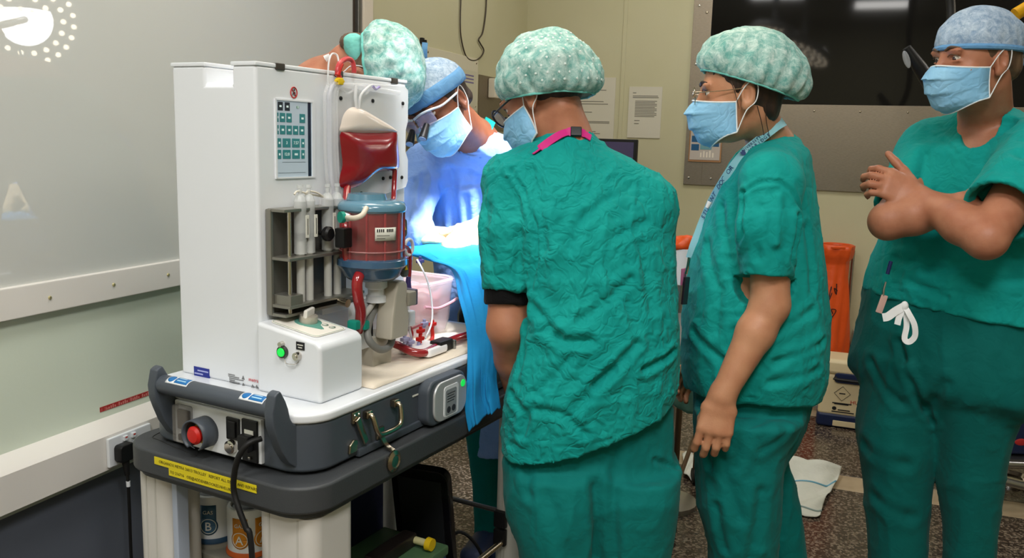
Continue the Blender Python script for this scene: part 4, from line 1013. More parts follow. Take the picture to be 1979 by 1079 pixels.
        for o in [(x, y, z) for x in (0, 1) for y in (0, 1) for z in (0, 1)]: V[o] = f[cells[:, 0]+o[0], cells[:, 1]+o[1], cells[:, 2]+o[2]]
        for o in V:
            for ax in range(3):
                if o[ax] == 0:
                    o2 = list(o); o2[ax] = 1; a, b = V[o], V[tuple(o2)]
                    m = (a < 0) != (b < 0); t = np.where(m, a/(np.where(m, a-b, 1)), 0)
                    for i in range(3): acc[:, i] += np.where(m, o[i]+(t if i == ax else 0), 0)
                    cnt += m
        P = s.lo+s.h*(cells+acc/cnt[:, None])
        Q = []
        for ax in range(3):
            a = [slice(None)]*3; b = [slice(None)]*3; a[ax] = slice(0, -1); b[ax] = slice(1, None)
            A, Bq = I[tuple(a)], I[tuple(b)]; e = np.argwhere(A != Bq)
            e = e[(e[:, (ax+1) % 3] > 0) & (e[:, (ax+2) % 3] > 0)]
            fl = A[tuple(e.T)]
            u, v = (ax+1) % 3, (ax+2) % 3
            def cid(du, dv):
                g = e.copy(); g[:, u] -= du; g[:, v] -= dv
                g = np.minimum(g, np.array(idx.shape)-1); return idx[tuple(g.T)]
            q = np.stack([cid(1, 1), cid(0, 1), cid(0, 0), cid(1, 0)], 1)
            q[~fl] = q[~fl][:, ::-1]; Q.append(q)
        Q = np.concatenate(Q); Q = Q[(Q >= 0).all(1)]
        for _ in range(relax): P = smooth(P, Q, .5)
        return P, Q
def smooth(P, Q, w=.5):
    S = np.zeros_like(P); C = np.zeros(len(P))
    for i in range(4):
        a, b = Q[:, i], Q[:, (i+1) % 4]
        for k in range(3): S[:, k] += np.bincount(a, P[b, k], len(P))+np.bincount(b, P[a, k], len(P))
        C += np.bincount(a, minlength=len(P))+np.bincount(b, minlength=len(P))
    return P*(1-w)+w*S/np.maximum(C, 1)[:, None]
def normals(P, Q):
    n = np.cross(P[Q[:, 2]]-P[Q[:, 0]], P[Q[:, 3]]-P[Q[:, 1]]); N = np.zeros_like(P)
    for i in range(4):
        for k in range(3): N[:, k] += np.bincount(Q[:, i], n[:, k], len(P))
    return N/(np.linalg.norm(N, axis=1, keepdims=True)+1e-12)
def seg_dist(P, path):
    """distance to a polyline and the sign across nothing"""
    D = np.full(len(P), 9.)
    for a, b in zip(path, path[1:]):
        a, b = np.array(a, float), np.array(b, float); w = b-a
        t = np.clip((P-a) @ w/(w @ w+1e-12), 0, 1); D = np.minimum(D, np.linalg.norm(P-a-t[:, None]*w, axis=1))
    return D
def crumple(P, Q, amp=.004, scale=9., seed=1, stretch=(1, 1, .55), creases=(), keep=None):
    """cloth relief: broad soft folds, sharp crumples and named creases (path, width, depth)"""
    N = normals(P, Q); st = np.array(stretch)
    X = P*st*scale
    X = X+.6*np.stack([noise3(X*.7+9, seed+5), noise3(X*.7+31, seed+6), noise3(X*.7+57, seed+7)], 1)
    d = .6*noise3(X, seed)+.25*noise3(X*2.3, seed+1)
    r = 1-np.abs(noise3(X*1.6+11, seed+2)); d += .75*(r**5-.25)
    r = 1-np.abs(noise3(X*3.4+5, seed+3)); d += .4*(r**6-.2)
    d = d*amp
    if keep is not None: d = d*keep(P)
    for path, wd, dp in creases:
        D = seg_dist(P, path)/wd
        d = d+dp*(-np.exp(-D*D*2.2)+.55*np.exp(-(D-1.5)**2*1.6))
    return P+N*d[:, None]
from mathutils.bvhtree import BVHTree
class Skin:
    """finds where a line of sight from the camera meets a surface, so that folds and straps lie on it"""
    def __init__(s, *meshes):
        V, F = [], []
        for P, Q in meshes:
            F.append(Q+len(V)); V.extend(P.tolist())
        s.t = BVHTree.FromPolygons(V, np.concatenate(F).tolist())
    def hit(s, x, y, off=0.):
        o = Vector((0, 0, CAMZ)); r = s.t.ray_cast(o, Vector(_ray(x, y)))
        if r[0] is None:
            d = Vector(_ray(x, y)).normalized(); best = min((s.t.find_nearest(o+d*k*.1) for k in range(12, 40)), key=lambda r: r[3]); r = best
        return np.array(r[0])+np.array(r[1])*off, np.array(r[1])
    def path(s, pts, off=0.): return [s.hit(x, y, off)[0] for x, y in pts]
def folds(P, Q, F, *a, **k):
    """crumple with creases given as picture paths on this surface"""
    sk = Skin((P, Q)); return crumple(P, Q, *a, creases=[(sk.path(pp), w, d) for pp, w, d in F], **k)
def to_obj(name, P, Q, m, parent, **kw):
    me = bpy.data.meshes.new(name); me.vertices.add(len(P)); me.vertices.foreach_set('co', np.ascontiguousarray(P, np.float32).ravel())
    me.loops.add(Q.size); me.loops.foreach_set('vertex_index', Q.astype(np.int32).ravel())
    me.polygons.add(len(Q)); me.polygons.foreach_set('loop_start', np.arange(0, Q.size, 4, dtype=np.int32))
    me.polygons.foreach_set('use_smooth', np.ones(len(Q), bool))
    me.update(calc_edges=True); me.validate()
    return link(name, me, m, parent, **kw)
# ================================================================== people
def skinmat(name, c1, c2, c3):
    m = mat(name, c1, .48, sss=.12, noise=(22, c2, .35, .75), bump=(260, .06))
    return m
SKIN_FAIR = skinmat('skin_fair', (180, 122, 94), (162, 100, 74), None)
SKIN_WARM = skinmat('skin_warm', (196, 142, 108), (180, 122, 90), None)
SKIN_TAN = skinmat('skin_tan', (184, 126, 96), (166, 106, 80), None)
SKIN_BROWN = skinmat('skin_brown', (136, 80, 54), (116, 64, 42), None)
def clothmat(name, c1, c2, fine=900, fb=.12, wr=.12):
    if name in MATS: return MATS[name]
    m = mat(name, c1, .82, spec=.2, sheen=.04, noise=(14, c2, .4, .8, (1, 1, .6)))
    nt = m.node_tree; b = nt.nodes['Principled BSDF']
    tc = nt.nodes.new('ShaderNodeTexCoord')
    n2 = nt.nodes.new('ShaderNodeTexNoise'); n2.inputs['Scale'].default_value = fine
    nt.links.new(tc.outputs['Object'], n2.inputs['Vector'])
    dn = nt.nodes.new('ShaderNodeTexNoise'); dn.inputs['Scale'].default_value = 9; dn.inputs['Detail'].default_value = 3; nt.links.new(tc.outputs['Object'], dn.inputs['Vector'])
    mx = nt.nodes.new('ShaderNodeVectorMath'); mx.operation = 'MULTIPLY_ADD'; mx.inputs[1].default_value = (.3, .3, .3)
    nt.links.new(dn.outputs['Color'], mx.inputs[0]); nt.links.new(tc.outputs['Object'], mx.inputs[2])
    vs = []
    for sc_, wd in ((9, .16), (24, .2)):
        vo = nt.nodes.new('ShaderNodeTexVoronoi'); vo.feature = 'DISTANCE_TO_EDGE'; vo.inputs['Scale'].default_value = sc_; nt.links.new(mx.outputs[0], vo.inputs['Vector'])
        mr = nt.nodes.new('ShaderNodeMapRange'); mr.interpolation_type = 'SMOOTHSTEP'; mr.inputs[1].default_value = 0; mr.inputs[2].default_value = wd; nt.links.new(vo.outputs['Distance'], mr.inputs[0]); vs.append(mr)
    n1 = nt.nodes.new('ShaderNodeMath'); n1.operation = 'MULTIPLY_ADD'; n1.inputs[1].default_value = .45
    nt.links.new(vs[1].outputs[0], n1.inputs[0]); nt.links.new(vs[0].outputs[0], n1.inputs[2])
    b1 = nt.nodes.new('ShaderNodeBump'); b1.inputs['Strength'].default_value = wr; b1.inputs['Distance'].default_value = .006
    b2 = nt.nodes.new('ShaderNodeBump'); b2.inputs['Strength'].default_value = fb; b2.inputs['Distance'].default_value = .002
    nt.links.new(n1.outputs[0], b1.inputs['Height']); nt.links.new(n2.outputs[0], b2.inputs['Height'])
    nt.links.new(b1.outputs[0], b2.inputs['Normal']); nt.links.new(b2.outputs[0], b.inputs['Normal'])
    return m
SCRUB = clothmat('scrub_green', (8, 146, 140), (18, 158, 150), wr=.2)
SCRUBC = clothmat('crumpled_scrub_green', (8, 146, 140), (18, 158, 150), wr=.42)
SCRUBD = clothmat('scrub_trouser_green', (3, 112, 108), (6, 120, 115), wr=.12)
GOWN = clothmat('gown_blue', (132, 168, 230), (148, 180, 234), wr=.15)
DRAPEM = clothmat('drape_blue', (20, 126, 184), (28, 136, 192), wr=.05)
GLOVE = mat('latex_cream', (226, 198, 150), .5, bump=(60, .3))
MASKM = clothmat('mask_blue', (136, 192, 230), (156, 206, 238), wr=.25)
LOOP = mat('elastic_white', (236, 238, 240), .7)
HAIRM = mat('dark_hair', (40, 28, 22), .5, noise=(80, (66, 46, 34), .4, .7, (1, 1, .08)))
HAIRB = mat('brown_hair', (84, 62, 46), .55, noise=(80, (108, 84, 62), .4, .7, (1, 1, .08)))
BLKCLOTH = clothmat('black_cloth', (12, 12, 14), (20, 20, 22), wr=.2)
def fibremat(name, c1, c2, a0, a1, scale=90):
    m = bpy.data.materials.new(name); m.use_nodes = True; nt = m.node_tree; b = nt.nodes['Principled BSDF']
    tc = nt.nodes.new('ShaderNodeTexCoord'); mp = nt.nodes.new('ShaderNodeMapping'); nt.links.new(tc.outputs['Object'], mp.inputs[0])
    n = nt.nodes.new('ShaderNodeTexNoise'); n.inputs['Scale'].default_value = scale; n.inputs['Detail'].default_value = 7; n.inputs['Roughness'].default_value = .78; n.inputs['Distortion'].default_value = .5
    nt.links.new(mp.outputs[0], n.inputs['Vector'])
    r = nt.nodes.new('ShaderNodeValToRGB'); e = r.color_ramp.elements; e[0].position = .38; e[0].color = lin(c1); e[1].position = .66; e[1].color = lin(c2)
    nt.links.new(n.outputs[0], r.inputs[0]); nt.links.new(r.outputs[0], b.inputs['Base Color'])
    q = nt.nodes.new('ShaderNodeMapRange'); q.inputs[1].default_value = .35; q.inputs[2].default_value = .65; q.inputs[3].default_value = a0; q.inputs[4].default_value = a1
    nt.links.new(n.outputs[0], q.inputs[0]); nt.links.new(q.outputs[0], b.inputs['Alpha'])
    bp = nt.nodes.new('ShaderNodeBump'); bp.inputs['Strength'].default_value = .35; bp.inputs['Distance'].default_value = .004
    nt.links.new(n.outputs[0], bp.inputs['Height']); nt.links.new(bp.outputs[0], b.inputs['Normal'])
    b.inputs['Roughness'].default_value = .8; b.inputs['Specular IOR Level'].default_value = .2
    MATS[name] = m; return m
CAPG = fibremat('bouffant_teal', (116, 186, 178), (214, 232, 226), .66, .98, 45)
CAPB = fibremat('cap_blue', (140, 168, 200), (200, 216, 230), .8, 1.0, 60)
BANDB = clothmat('cap_band_blue', (104, 156, 204), (124, 170, 212), wr=.2)
BANDG = clothmat('cap_band_teal', (112, 196, 186), (136, 210, 200), wr=.2)

def basis(fwd, up=(0, 0, 1)):
    ey = np.array(fwd, float); ey /= np.linalg.norm(ey); ez = np.array(up, float); ez = ez-ey*(ez @ ey); ez /= np.linalg.norm(ez)
    return np.stack([np.cross(ey, ez), ey, ez], 1)
class Person:
    def __init__(s, x, y, label, group=None):
        s.o = np.array([x, y, 0.]); s.root = empty('person', W((x, y, 0)), AW, label, 'person', group); s.T = Matrix.Translation(Vector(-s.o))
    def add(s, name, P, Q, m, parent=None, **kw): return to_obj(name, P-s.o, Q, m, parent or s.root, **kw)
    def b(s, bld, name, m, parent=None, **kw): return bld.xform(s.T).done(name, m, parent or s.root, **kw)
    def head(s, C, R, sc=1.):
        s.C = np.array(C, float); s.R = R; s.sc = sc
    def H(s, p): return s.C+s.R @ (np.array(p, float)*s.sc)
    def head_sdf(s, v, nose=1.):
        def E(c, r, k=.012, sub=False): v.ell(s.H(c), np.array(r)*s.sc, s.R, k, sub)
        E((0, -.012, .034), (.074, .095, .088)); E((0, .03, -.008), (.063, .06, .088), .02); E((0, .028, -.062), (.052, .056, .05), .02)
        E((0, .07, -.098), (.022, .017, .016), .015)
        for x in (-1, 1):
            E((.043*x, .056, -.024), (.02, .02, .018), .015); E((.03*x, .083, .028), (.024, .01, .0075), .01)
            E((.031*x, .098, .011), (.017, .016, .0095), .008, True)
            E((.031*x, .0805, .0185), (.018, .0085, .0042), .004); E((.031*x, .0795, .003), (.017, .008, .003), .004)
            E((.0745*x, -.01, -.004), (.010, .017, .031), .006); E((.081*x, -.007, -.002), (.007, .009, .019), .003, True); E((.074*x, -.003, -.03), (.008, .01, .012), .006)
            E((.010*x, .1, -.031), (.009, .011, .007), .006)
        v.cone(s.H((0, .086, .02)), s.H((0, .108*nose, -.024)), .008*s.sc, .0115*s.sc, .01)
        E((0, .086, -.058), (.024, .014, .007), .006); E((0, .085, -.07), (.02, .014, .0075), .006)
    def eyes(s, iris=(60, 40, 26), brow=HAIRM, look=(0, 0)):
        for x in (-1, 1):
            c = s.H((.031*x, .0742, .0105)); r = .0118*s.sc
            e = s.b(B().ball(c, r, 20), 'eye', mat('eye_white', (226, 216, 206), .2, coat=.5))
            d = s.R @ np.array([look[0], 1, look[1]]); d /= np.linalg.norm(d)
            s.b(B().cyl(c+d*r*.86, c+d*r*1.0, .0056*s.sc, .0048*s.sc, 16), 'iris', mat('iris_%d' % iris[0], iris, .2, coat=.6), e)
            s.b(B().tube([s.H(p) for p in ((.012*x, .094, .030), (.028*x, .0925, .036), (.046*x, .082, .033))], [.0028, .0036, .0018], 8), 'eyebrow', brow)
            s.b(B().tube([s.H(p) for p in ((.016*x, .0905, .0145), (.024*x, .0915, .0185), (.034*x, .0895, .0185), (.046*x, .082, .013))], .0011, 6), 'eyelid_line', brow)
    def cap(s, name, c, r, tilt, thmax, m, pleat=0., npl=40, bump=0., seed=0, band=None, squash=.14, band_r=.004, sub=1, seams=False):
        nu, nv = 120, 44; P = []; tl = math.radians(tilt); ct, st = math.cos(tl), math.sin(tl)
        ph = np.linspace(0, 2*math.pi, nu, endpoint=False); th = np.linspace(.0, math.radians(thmax), nv+1)
        T, F = np.meshgrid(th, ph, indexing='ij')
        D = np.stack([np.sin(T)*np.cos(F), np.sin(T)*np.sin(F), np.cos(T)], -1).reshape(-1, 3)
        w = (T/math.radians(thmax)).reshape(-1); F = F.reshape(-1)
        k = np.ones(len(D))
        if pleat: k += pleat*np.clip((w-.25)/.75, 0, 1)**1.5*np.sin(npl*F+2.5*noise3(D*2.5, seed+3))*np.where(w > .97, .35, 1)
        if bump: k += bump*noise3(D*2.1+3.3, seed)+bump*.5*noise3(D*4.7, seed+1)+bump*.35*(1-np.abs(noise3(D*5.5, seed+2)))
        k -= squash*np.clip((w-.8)/.2, 0, 1)**2
        L = D*k[:, None]*np.array(r)
        L = np.stack([L[:, 0], L[:, 1]*ct-L[:, 2]*st, L[:, 1]*st+L[:, 2]*ct], 1)+np.array(c)
        G = s.C+(L*s.sc) @ s.R.T
        Q = []
        for j in range(nv):
            a = j*nu+np.arange(nu); b = j*nu+(np.arange(nu)+1) % nu
            Q.append(np.stack([a, a+nu, b+nu, b], 1))
        o = s.add(name, G, np.concatenate(Q), m)
        md = o.modifiers.new('thickness', 'SOLIDIFY'); md.thickness = .0012; md.offset = 1
        rim = G[nv*nu:]
        if band is not None:
            s.b(B().tube([rim[i] for i in range(0, nu, 2)], band_r, 8, 1, True), 'cap_band', band, o)
        s.caprim = rim; s.capgrid = G.reshape(nv+1, nu, 3)
        return o
    def mask(s, m=MASKM, low=0.):
        zc = lambda t: np.interp(t, [0, .3, .6, .85, 1], [-.004, -.034, -.07, -.105, -.121-low])
        yc = lambda t: np.interp(t, [0, .12, .3, .6, .85, 1], [.112, .124, .134, .124, .104, .078])
        def f(a_, b_):
            u = 2*a_-1; t = b_; q = abs(u)
            pl = .006*(((t*3.2+.15*u) % 1)**1.5-.4)*(1-q**3)
            y = .018+(yc(t)+pl-.018)*(1-q**2.4)**(.62); x = .069*math.sin(u*math.pi/2)**1 if False else .0705*u*(1-.04*math.sin(math.pi*t))
            zs = -.018-.07*t
            z = zc(t)*(1-q**1.8)+zs*q**1.8
            return Vector(s.H((x, y, z)))
        o = s.b(B().grid(f, 36, 48), 'face_mask', m, solid=.0018, ang=80)
        for nm, bb in (('top_edge', 0.0), ('bottom_edge', 1.0)):
            s.b(B().tube([f(i/24, bb) for i in range(25)], .0019, 6, 1), nm, LOOP, o)
        for aa in (0.0, 1.0):
            s.b(B().tube([f(aa, i/10) for i in range(11)], .0017, 6, 1), 'side_edge', LOOP, o)
            x = 1 if aa == 1.0 else -1
            s.b(B().tube([f(aa, 0), s.H((.079*x, .0, .012)), s.H((.083*x, -.02, .028)), s.H((.0785*x, -.032, .012)), s.H((.077*x, -.026, -.02)), s.H((.08*x, -.004, -.04)), f(aa, 1)], .0013, 6, 5), 'ear_loop', LOOP, o)
        return o
    def hair(s, m, c=(0, -.014, .034), r=(.077, .0985, .091), cut=((0, .03, .0), (0, .75, -.65)), h=.006, extra=()):
        lo = s.C-.17; v = Vol(lo, s.C+.17, h); v.ell(s.H(c), np.array(r)*s.sc, s.R)
        for e in extra: v.ell(s.H(e[0]), np.array(e[1])*s.sc, s.R, .02)
        v.plane_cut(s.H(cut[0]), s.R @ np.array(cut[1], float))
        P, Q = v.mesh(1); N = normals(P, Q)
        L = (P-s.C) @ s.R
        P = P+N*(.0018*noise3(np.stack([L[:, 0]*140, L[:, 1]*140, L[:, 2]*14], 1), 4))[:, None]
        return s.add('hair', P, Q, m)
def hand(v, wr, d, n, side, curl=(.35, .5, .45), spread=.04, sc=1., thumb=(.5, .6, .2), tcurl=.3, k=.006, rr=1.):
    """hand at wrist wr, pointing along d, back of the hand along n; side=+1 puts the thumb along n x d"""
    d = np.array(d, float); d /= np.linalg.norm(d); n = np.array(n, float); n -= d*(n @ d); n /= np.linalg.norm(n); t = np.cross(n, d)*side
    wr = np.array(wr, float); L = lambda a, b, c: wr+(d*a+t*b+n*c)*sc
    v.econe(L(-.01, 0, 0), L(.03, 0, 0), t, (.027*sc*rr, .02*sc*rr), (.034*sc*rr, .017*sc*rr), .012)
    v.econe(L(.03, .002, 0), L(.078, .0, .002), t, (.036*sc*rr, .0155*sc*rr), (.0385*sc*rr, .0125*sc*rr), .01)
    out = []
    for i, (b, ln) in enumerate(((.029, .072), (.0095, .08), (-.0105, .074), (-.0285, .058))):
        base = L(.082-.004*abs(i-1.2), b, .001); a = -spread*(i-1.3)*-1
        dd = d+t*(spread*(1.3-i)); dd /= np.linalg.norm(dd); ang = 0; p = base; r = (.0098, .0092, .0085, .0072) if i < 3 else (.0085, .008, .0074, .0064)
        r = [q_*rr for q_ in r]; v.cone(L(.05, b*.9, .0), base, .009*sc*rr, r[0]*sc, k)
        tips = [p]
        for j, f in enumerate((.47, .3, .23)):
            ang += curl[j]*(1+.08*i); q = p+(dd*math.cos(ang)-n*math.sin(ang))*ln*f*sc
            v.cone(p, q, r[j]*sc, r[j+1]*sc, .003); p = q; tips.append(q)
        out.append(tips)
    p = L(.022, .026, -.006); td = d*thumb[0]+t*thumb[1]-n*thumb[2]; td /= np.linalg.norm(td)
    q = p+td*.042*sc; v.cone(L(.01, .012, -.004), q, .017*sc*rr, .0125*sc*rr, .008)
    td2 = td*math.cos(tcurl)-(t*.75+n*.3)*math.sin(tcurl)+d*.2; td2 /= np.linalg.norm(td2)
    v.cone(q, q+td2*.03*sc, .0115*sc*rr, .0105*sc*rr, .003); v.cone(q+td2*.03*sc, q+td2*.055*sc, .0105*sc*rr, .0085*sc*rr, .003)
    return out
def rowf(turn=0., q=.65):
    """rows of a horizontal-slice loft from outline points at a distance; turn = direction of the broad axis, q = depth/breadth"""
    c, s_ = math.cos(turn), math.sin(turn)
    def row(y, xl, xr, d, qq=None, grow=0.):
        a, b = at(xl, y, d), at(xr, y, d); h = np.linalg.norm(b-a)/2; Qq = qq or q
        rx = h/math.sqrt(c*c+Qq*Qq*s_*s_)
        m = (a+b)/2; return (m[2], m[0], m[1], rx+grow, rx*Qq+grow, turn)
    return row
def shrink(rows, k=.86, dz=0): return [(r[0], r[1], r[2], r[3]*k, r[4]*k, r[5]) for r in rows]
def feet(v, p, fwd, shoes, pers):
    """bare foot volume plus a clog"""
    f = np.array([fwd[0], fwd[1], 0.]); f /= np.linalg.norm(f); p = np.array([p[0], p[1], 0.])
    v.cone(p+[0, 0, .12], p+[0, 0, .055], .038, .036, .01); v.econe(p+[0, 0, .05]-f*.03, p+[0, 0, .04]+f*.13, np.cross(f, [0, 0, 1]), (.034, .03), (.04, .02), .02)
    w = Vol(p-[.25, .25, .02], p+[.25, .25, .16], .007)
    w.econe(p+[0, 0, .052]-f*.05, p+[0, 0, .045]+f*.15, np.cross(f, [0, 0, 1]), (.045, .05), (.052, .038), .02)
    w.plane_cut((0, 0, .003), (0, 0, -1)); w.cone(p+[0, 0, .2], p+[0, 0, .075], .05, .04, .005, True)
    P, Q = w.mesh(1); pers.add('shoe', P, Q, shoes)
CLOG = mat('clog_white', (214, 214, 210), .5); CLOGB = mat('clog_navy', (36, 48, 80), .5)
def bounds(pts, m): 
    A = np.array(pts); return A.min(0)-m, A.max(0)+m

# ------------------------------------------------------------------ man with folded arms (far side of the picture)
def man_folded():
    p = Person(1.16, 2.14, 'person in teal scrubs, blue surgical cap and mask standing with folded arms')
    hd = at(1886, 119, 2.04); R = basis((-.97, -.2, -.1)); p.head(hd, R, .945)
    tn = math.radians(-57); row = rowf(tn, .62)
    tor = [row(248, 1865, 1960, 2.12, .8), row(268, 1815, 1995, 2.12), row(300, 1783, 2020, 2.12), row(360, 1768, 2015, 2.12), row(430, 1755, 2000, 2.12), row(500, 1730, 1990, 2.12), row(560, 1712, 1987, 2.12), row(640, 1702, 1985, 2.12)]
    hip = [row(535, 1728, 1968, 2.12, .56), row(575, 1708, 1974, 2.12, .58), row(610, 1702, 1972, 2.12, .62), row(680, 1690, 1972, 2.12, .62), row(735, 1684, 1955, 2.12, .52), row(775, 1720, 1910, 2.12, .34)]
    rl = rowf(0, 1.2)
    legA = [rl(690, 1692, 1812, 2.15, 1.5), rl(770, 1672, 1812, 2.17), rl(834, 1664, 1799, 2.17), rl(960, 1676, 1788, 2.17), rl(1079, 1683, 1781, 2.17), rl(1300, 1690, 1780, 2.16), rl(1420, 1690, 1780, 2.15)]
    legB = [rl(690, 1800, 1965, 2.09, 1.35), rl(770, 1805, 1962, 2.06), rl(834, 1812, 1944, 2.06), rl(960, 1823, 1924, 2.06), rl(1079, 1830, 1914, 2.06), rl(1300, 1828, 1912, 2.06), rl(1440, 1828, 1912, 2.06)]
    shR, elR, wrR = at(1800, 292, 2.21), at(1716, 428, 2.0), at(1866, 397, 1.92); hdR = at(1925, 398, 1.98)
    shL, elL, wrL = at(2010, 305, 1.94), at(1906, 462, 1.81), at(1776, 384, 1.985)
    nb = at(1906, 250, 2.13)
    v = Vol((.72, 1.62, -.01), (1.5, 2.5, 1.86), .0045)
    p.head_sdf(v)
    v.cone(p.H((0, -.022, -.05)), nb, .057, .06, .02); v.cone(nb, at(1880, 275, 2.11), .062, .05, .03)
    v.zloft(shrink(tor[1:], .72), .03); v.zloft(shrink(hip, .8), .03); v.zloft(shrink(legA, .72), .02); v.zloft(shrink(legB, .72), .02)
    v.econe(shR+[.02, .02, -.02], nb-[0, 0, .02], (0, 0, 1), (.04, .04), (.045, .045), .03); v.econe(shL, nb-[0, 0, .02], (0, 0, 1), (.045, .045), (.045, .045), .03)
    v.chain([shR+[.02, .02, -.02], elR], [.042, .041], .02); v.chain([elR, elR+(wrR-elR)*.35, wrR], [.0425, .043, .029], .015)
    v.chain([shL, elL], [.056, .042], .02); v.chain([elL, elL+(wrL-elL)*.35, wrL], [.042, .043, .03], .015)
    hand(v, wrR, hdR-wrR, (.1, -.9, .3), 1, (.1, .15, .1), thumb=(1, .02, .3), tcurl=0)
    hand(v, wrL, at(1722, 358, 2.0)-wrL, (-.25, -.85, .5), -1, (.45, .6, .6), .07, thumb=(.75, .6, .1), tcurl=.1)
    for lg in (legA, legB):
        c = lg[-1]; feet(v, (c[1], c[2]), (-.8, -.6), CLOG, p)
    P, Q = v.mesh(1); p.add('body', P, Q, SKIN_FAIR)
    # scrub top with a V neck
    w = Vol((.70, 1.66, .62), (1.64, 2.54, 1.64), .0055)
    w.zloft(tor, .03); w.econe(shR+[0, 0, .005], nb, (0, 0, 1), (.066, .066), (.066, .066), .04); w.econe(shL+[0, 0, .005], nb, (0, 0, 1), (.066, .066), (.066, .066), .04)
    s1 = at(1738, 402, 2.10); w.cone(shR, s1, .074, .062, .03)
    s2 = at(1936, 408, 1.84); w.cone(shL, s2, .084, .082, .03)
    a_, b_, c_ = at(1706, 576, 2.12), at(1979, 606, 2.12), at(1840, 606, 2.0)
    n = np.cross(b_-a_, c_-a_); n = n if n[2] < 0 else -n; w.plane_cut((a_+b_)/2, n)
    d1 = (s1-shR)/np.linalg.norm(s1-shR); w.local_cut(s1, d1, .07); w.cone(s1-d1*.03, s1+d1*.12, .048, .056, .003, True)
    d2 = (s2-shL)/np.linalg.norm(s2-shL); w.local_cut(s2, d2, .13); w.cone(s2-d2*.03, s2+d2*.16, .068, .072, .003, True)
    w.cone(nb+[0, 0, .1], nb+[0, 0, .03], .07, .0625, .004, True)
    vt = at(1868, 276, 2.0); w.chain([nb+np.array([-.035, -.05, .03]), (nb+vt)/2+np.array([-.01, -.02, .005]), vt], [.05, .036, .006], .003, True)
    w.cone(vt, at(1938, 236, 2.0), .005, .03, .003, True)
    P, Q = w.mesh(1)
    cre = [([(1790, 300), (1775, 380)], .018, .008), ([(1975, 300), (1925, 360), (1890, 385)], .016, .008), ([(1730, 500), (1830, 520), (1930, 490)], .014, .005),
           ([(1725, 548), (1840, 563), (1970, 575)], .006, .003), ([(1760, 545), (1830, 575)], .012, .006), ([(1790, 520), (1900, 545), (1979, 540)], .013, .005),
           ([(1823, 270), (1850, 298), (1870, 290), (1905, 268)], .007, .0025)]
    P = folds(P, Q, cre, .005, 8, 3); p.add('scrub_top', P, Q, SCRUB)
    w = Vol((.70, 1.72, .02), (1.5, 2.5, 1.2), .0065)
    w.zloft(hip, .02, grow=-.006); w.zloft(legA, .03); w.zloft(legB, .018); w.plane_cut((0, 0, .045), (0, 0, -1))
    P, Q = w.mesh(1)
    cre = [([(1740, 660), (1760, 740), (1803, 815)], .012, .009), ([(1685, 700), (1740, 780)], .016, .007), ([(1830, 740), (1790, 790)], .016, .006), ([(1670, 860), (1750, 900)], .02, .006), ([(1690, 960), (1760, 1000)], .02, .006), ([(1745, 590), (1930, 615)], .006, .004)]
    P = folds(P, Q, cre, .006, 6, 9, (1, 1, .5)); p.add('scrub_trousers', P, Q, clothmat('shaded_dark_scrub_green', (2, 94, 90), (4, 102, 97), wr=.1))  # darker cloth than the top, with some shadow put into its colour
    # white waist tie
    kn = at(1748, 592, 1.955); t = p.b(B().ball(kn, (.009, .008, .012), 12), 'waist_tie', LOOP)
    p.b(B().tube([kn, at(1730, 602, 1.95), at(1716, 612, 1.945), at(1706, 614, 1.95)], .008, 8, 5, flat=(.019, .0025, (0, -1, .2))), 'tie_end', LOOP, t)
    p.b(B().tube([kn, at(1738, 612, 1.95), at(1734, 628, 1.945)], .008, 8, 5, flat=(.014, .0025, (0, -1, .2))), 'tie_end', LOOP, t)
    p.b(B().tube([kn, at(1756, 606, 1.945), at(1767, 628, 1.94), at(1768, 650, 1.94), at(1757, 661, 1.942), at(1748, 655, 1.945), at(1752, 630, 1.95), at(1750, 600, 1.955)], .008, 8, 5, flat=(.013, .0022, (0, -1, .2))), 'tie_loop', LOOP, t)
    p.cap('surgical_cap', (0, -.012, .036), (.082, .108, .094), 6, 96, CAPB, .012, 26, .03, 2, BANDB, .03, .007)
    p.hair(HAIRB, cut=((0, .05, .0), (0, .8, -.6)), extra=(((0, -.07, -.02), (.06, .03, .04)),))
    for q in ((.01, -.125, .0), (-.02, -.122, -.02)): p.b(B().tube([p.H((0, -.105, .005)), p.H((q[0], q[1], q[2]+.008)), p.H((q[0]*2, q[1]-.012, q[2]-.03))], .004, 8, 5, flat=(.018, .002, (.3, -.8, .3))), 'cap_tie', BANDB)
    p.mask(); p.eyes((58, 42, 32), HAIRB, (.0, -.25))
    # pen pocket and badge clip at the hip
    a_ = at(1722, 505, 1.985); p.b(B().cyl(a_, at(1715, 530, 1.985), .0045, .0045, 10), 'pen', mat('pen_navy', (24, 34, 84), .3))
    bd = p.b(B().tube([at(1712, 545, 1.985), at(1708, 560, 1.985), at(1707, 572, 1.985)], .0025, 8), 'badge_reel', ALU)
    p.b(B().box((-.008, -.002, -.022), (.008, .002, .022), .002, 2, Matrix.Translation(Vector(at(1704, 588, 1.985))) @ Matrix.Rotation(.25, 4, 'Y')), 'badge_card', mat('badge_pink', (206, 170, 160), .4), bd)
    return p
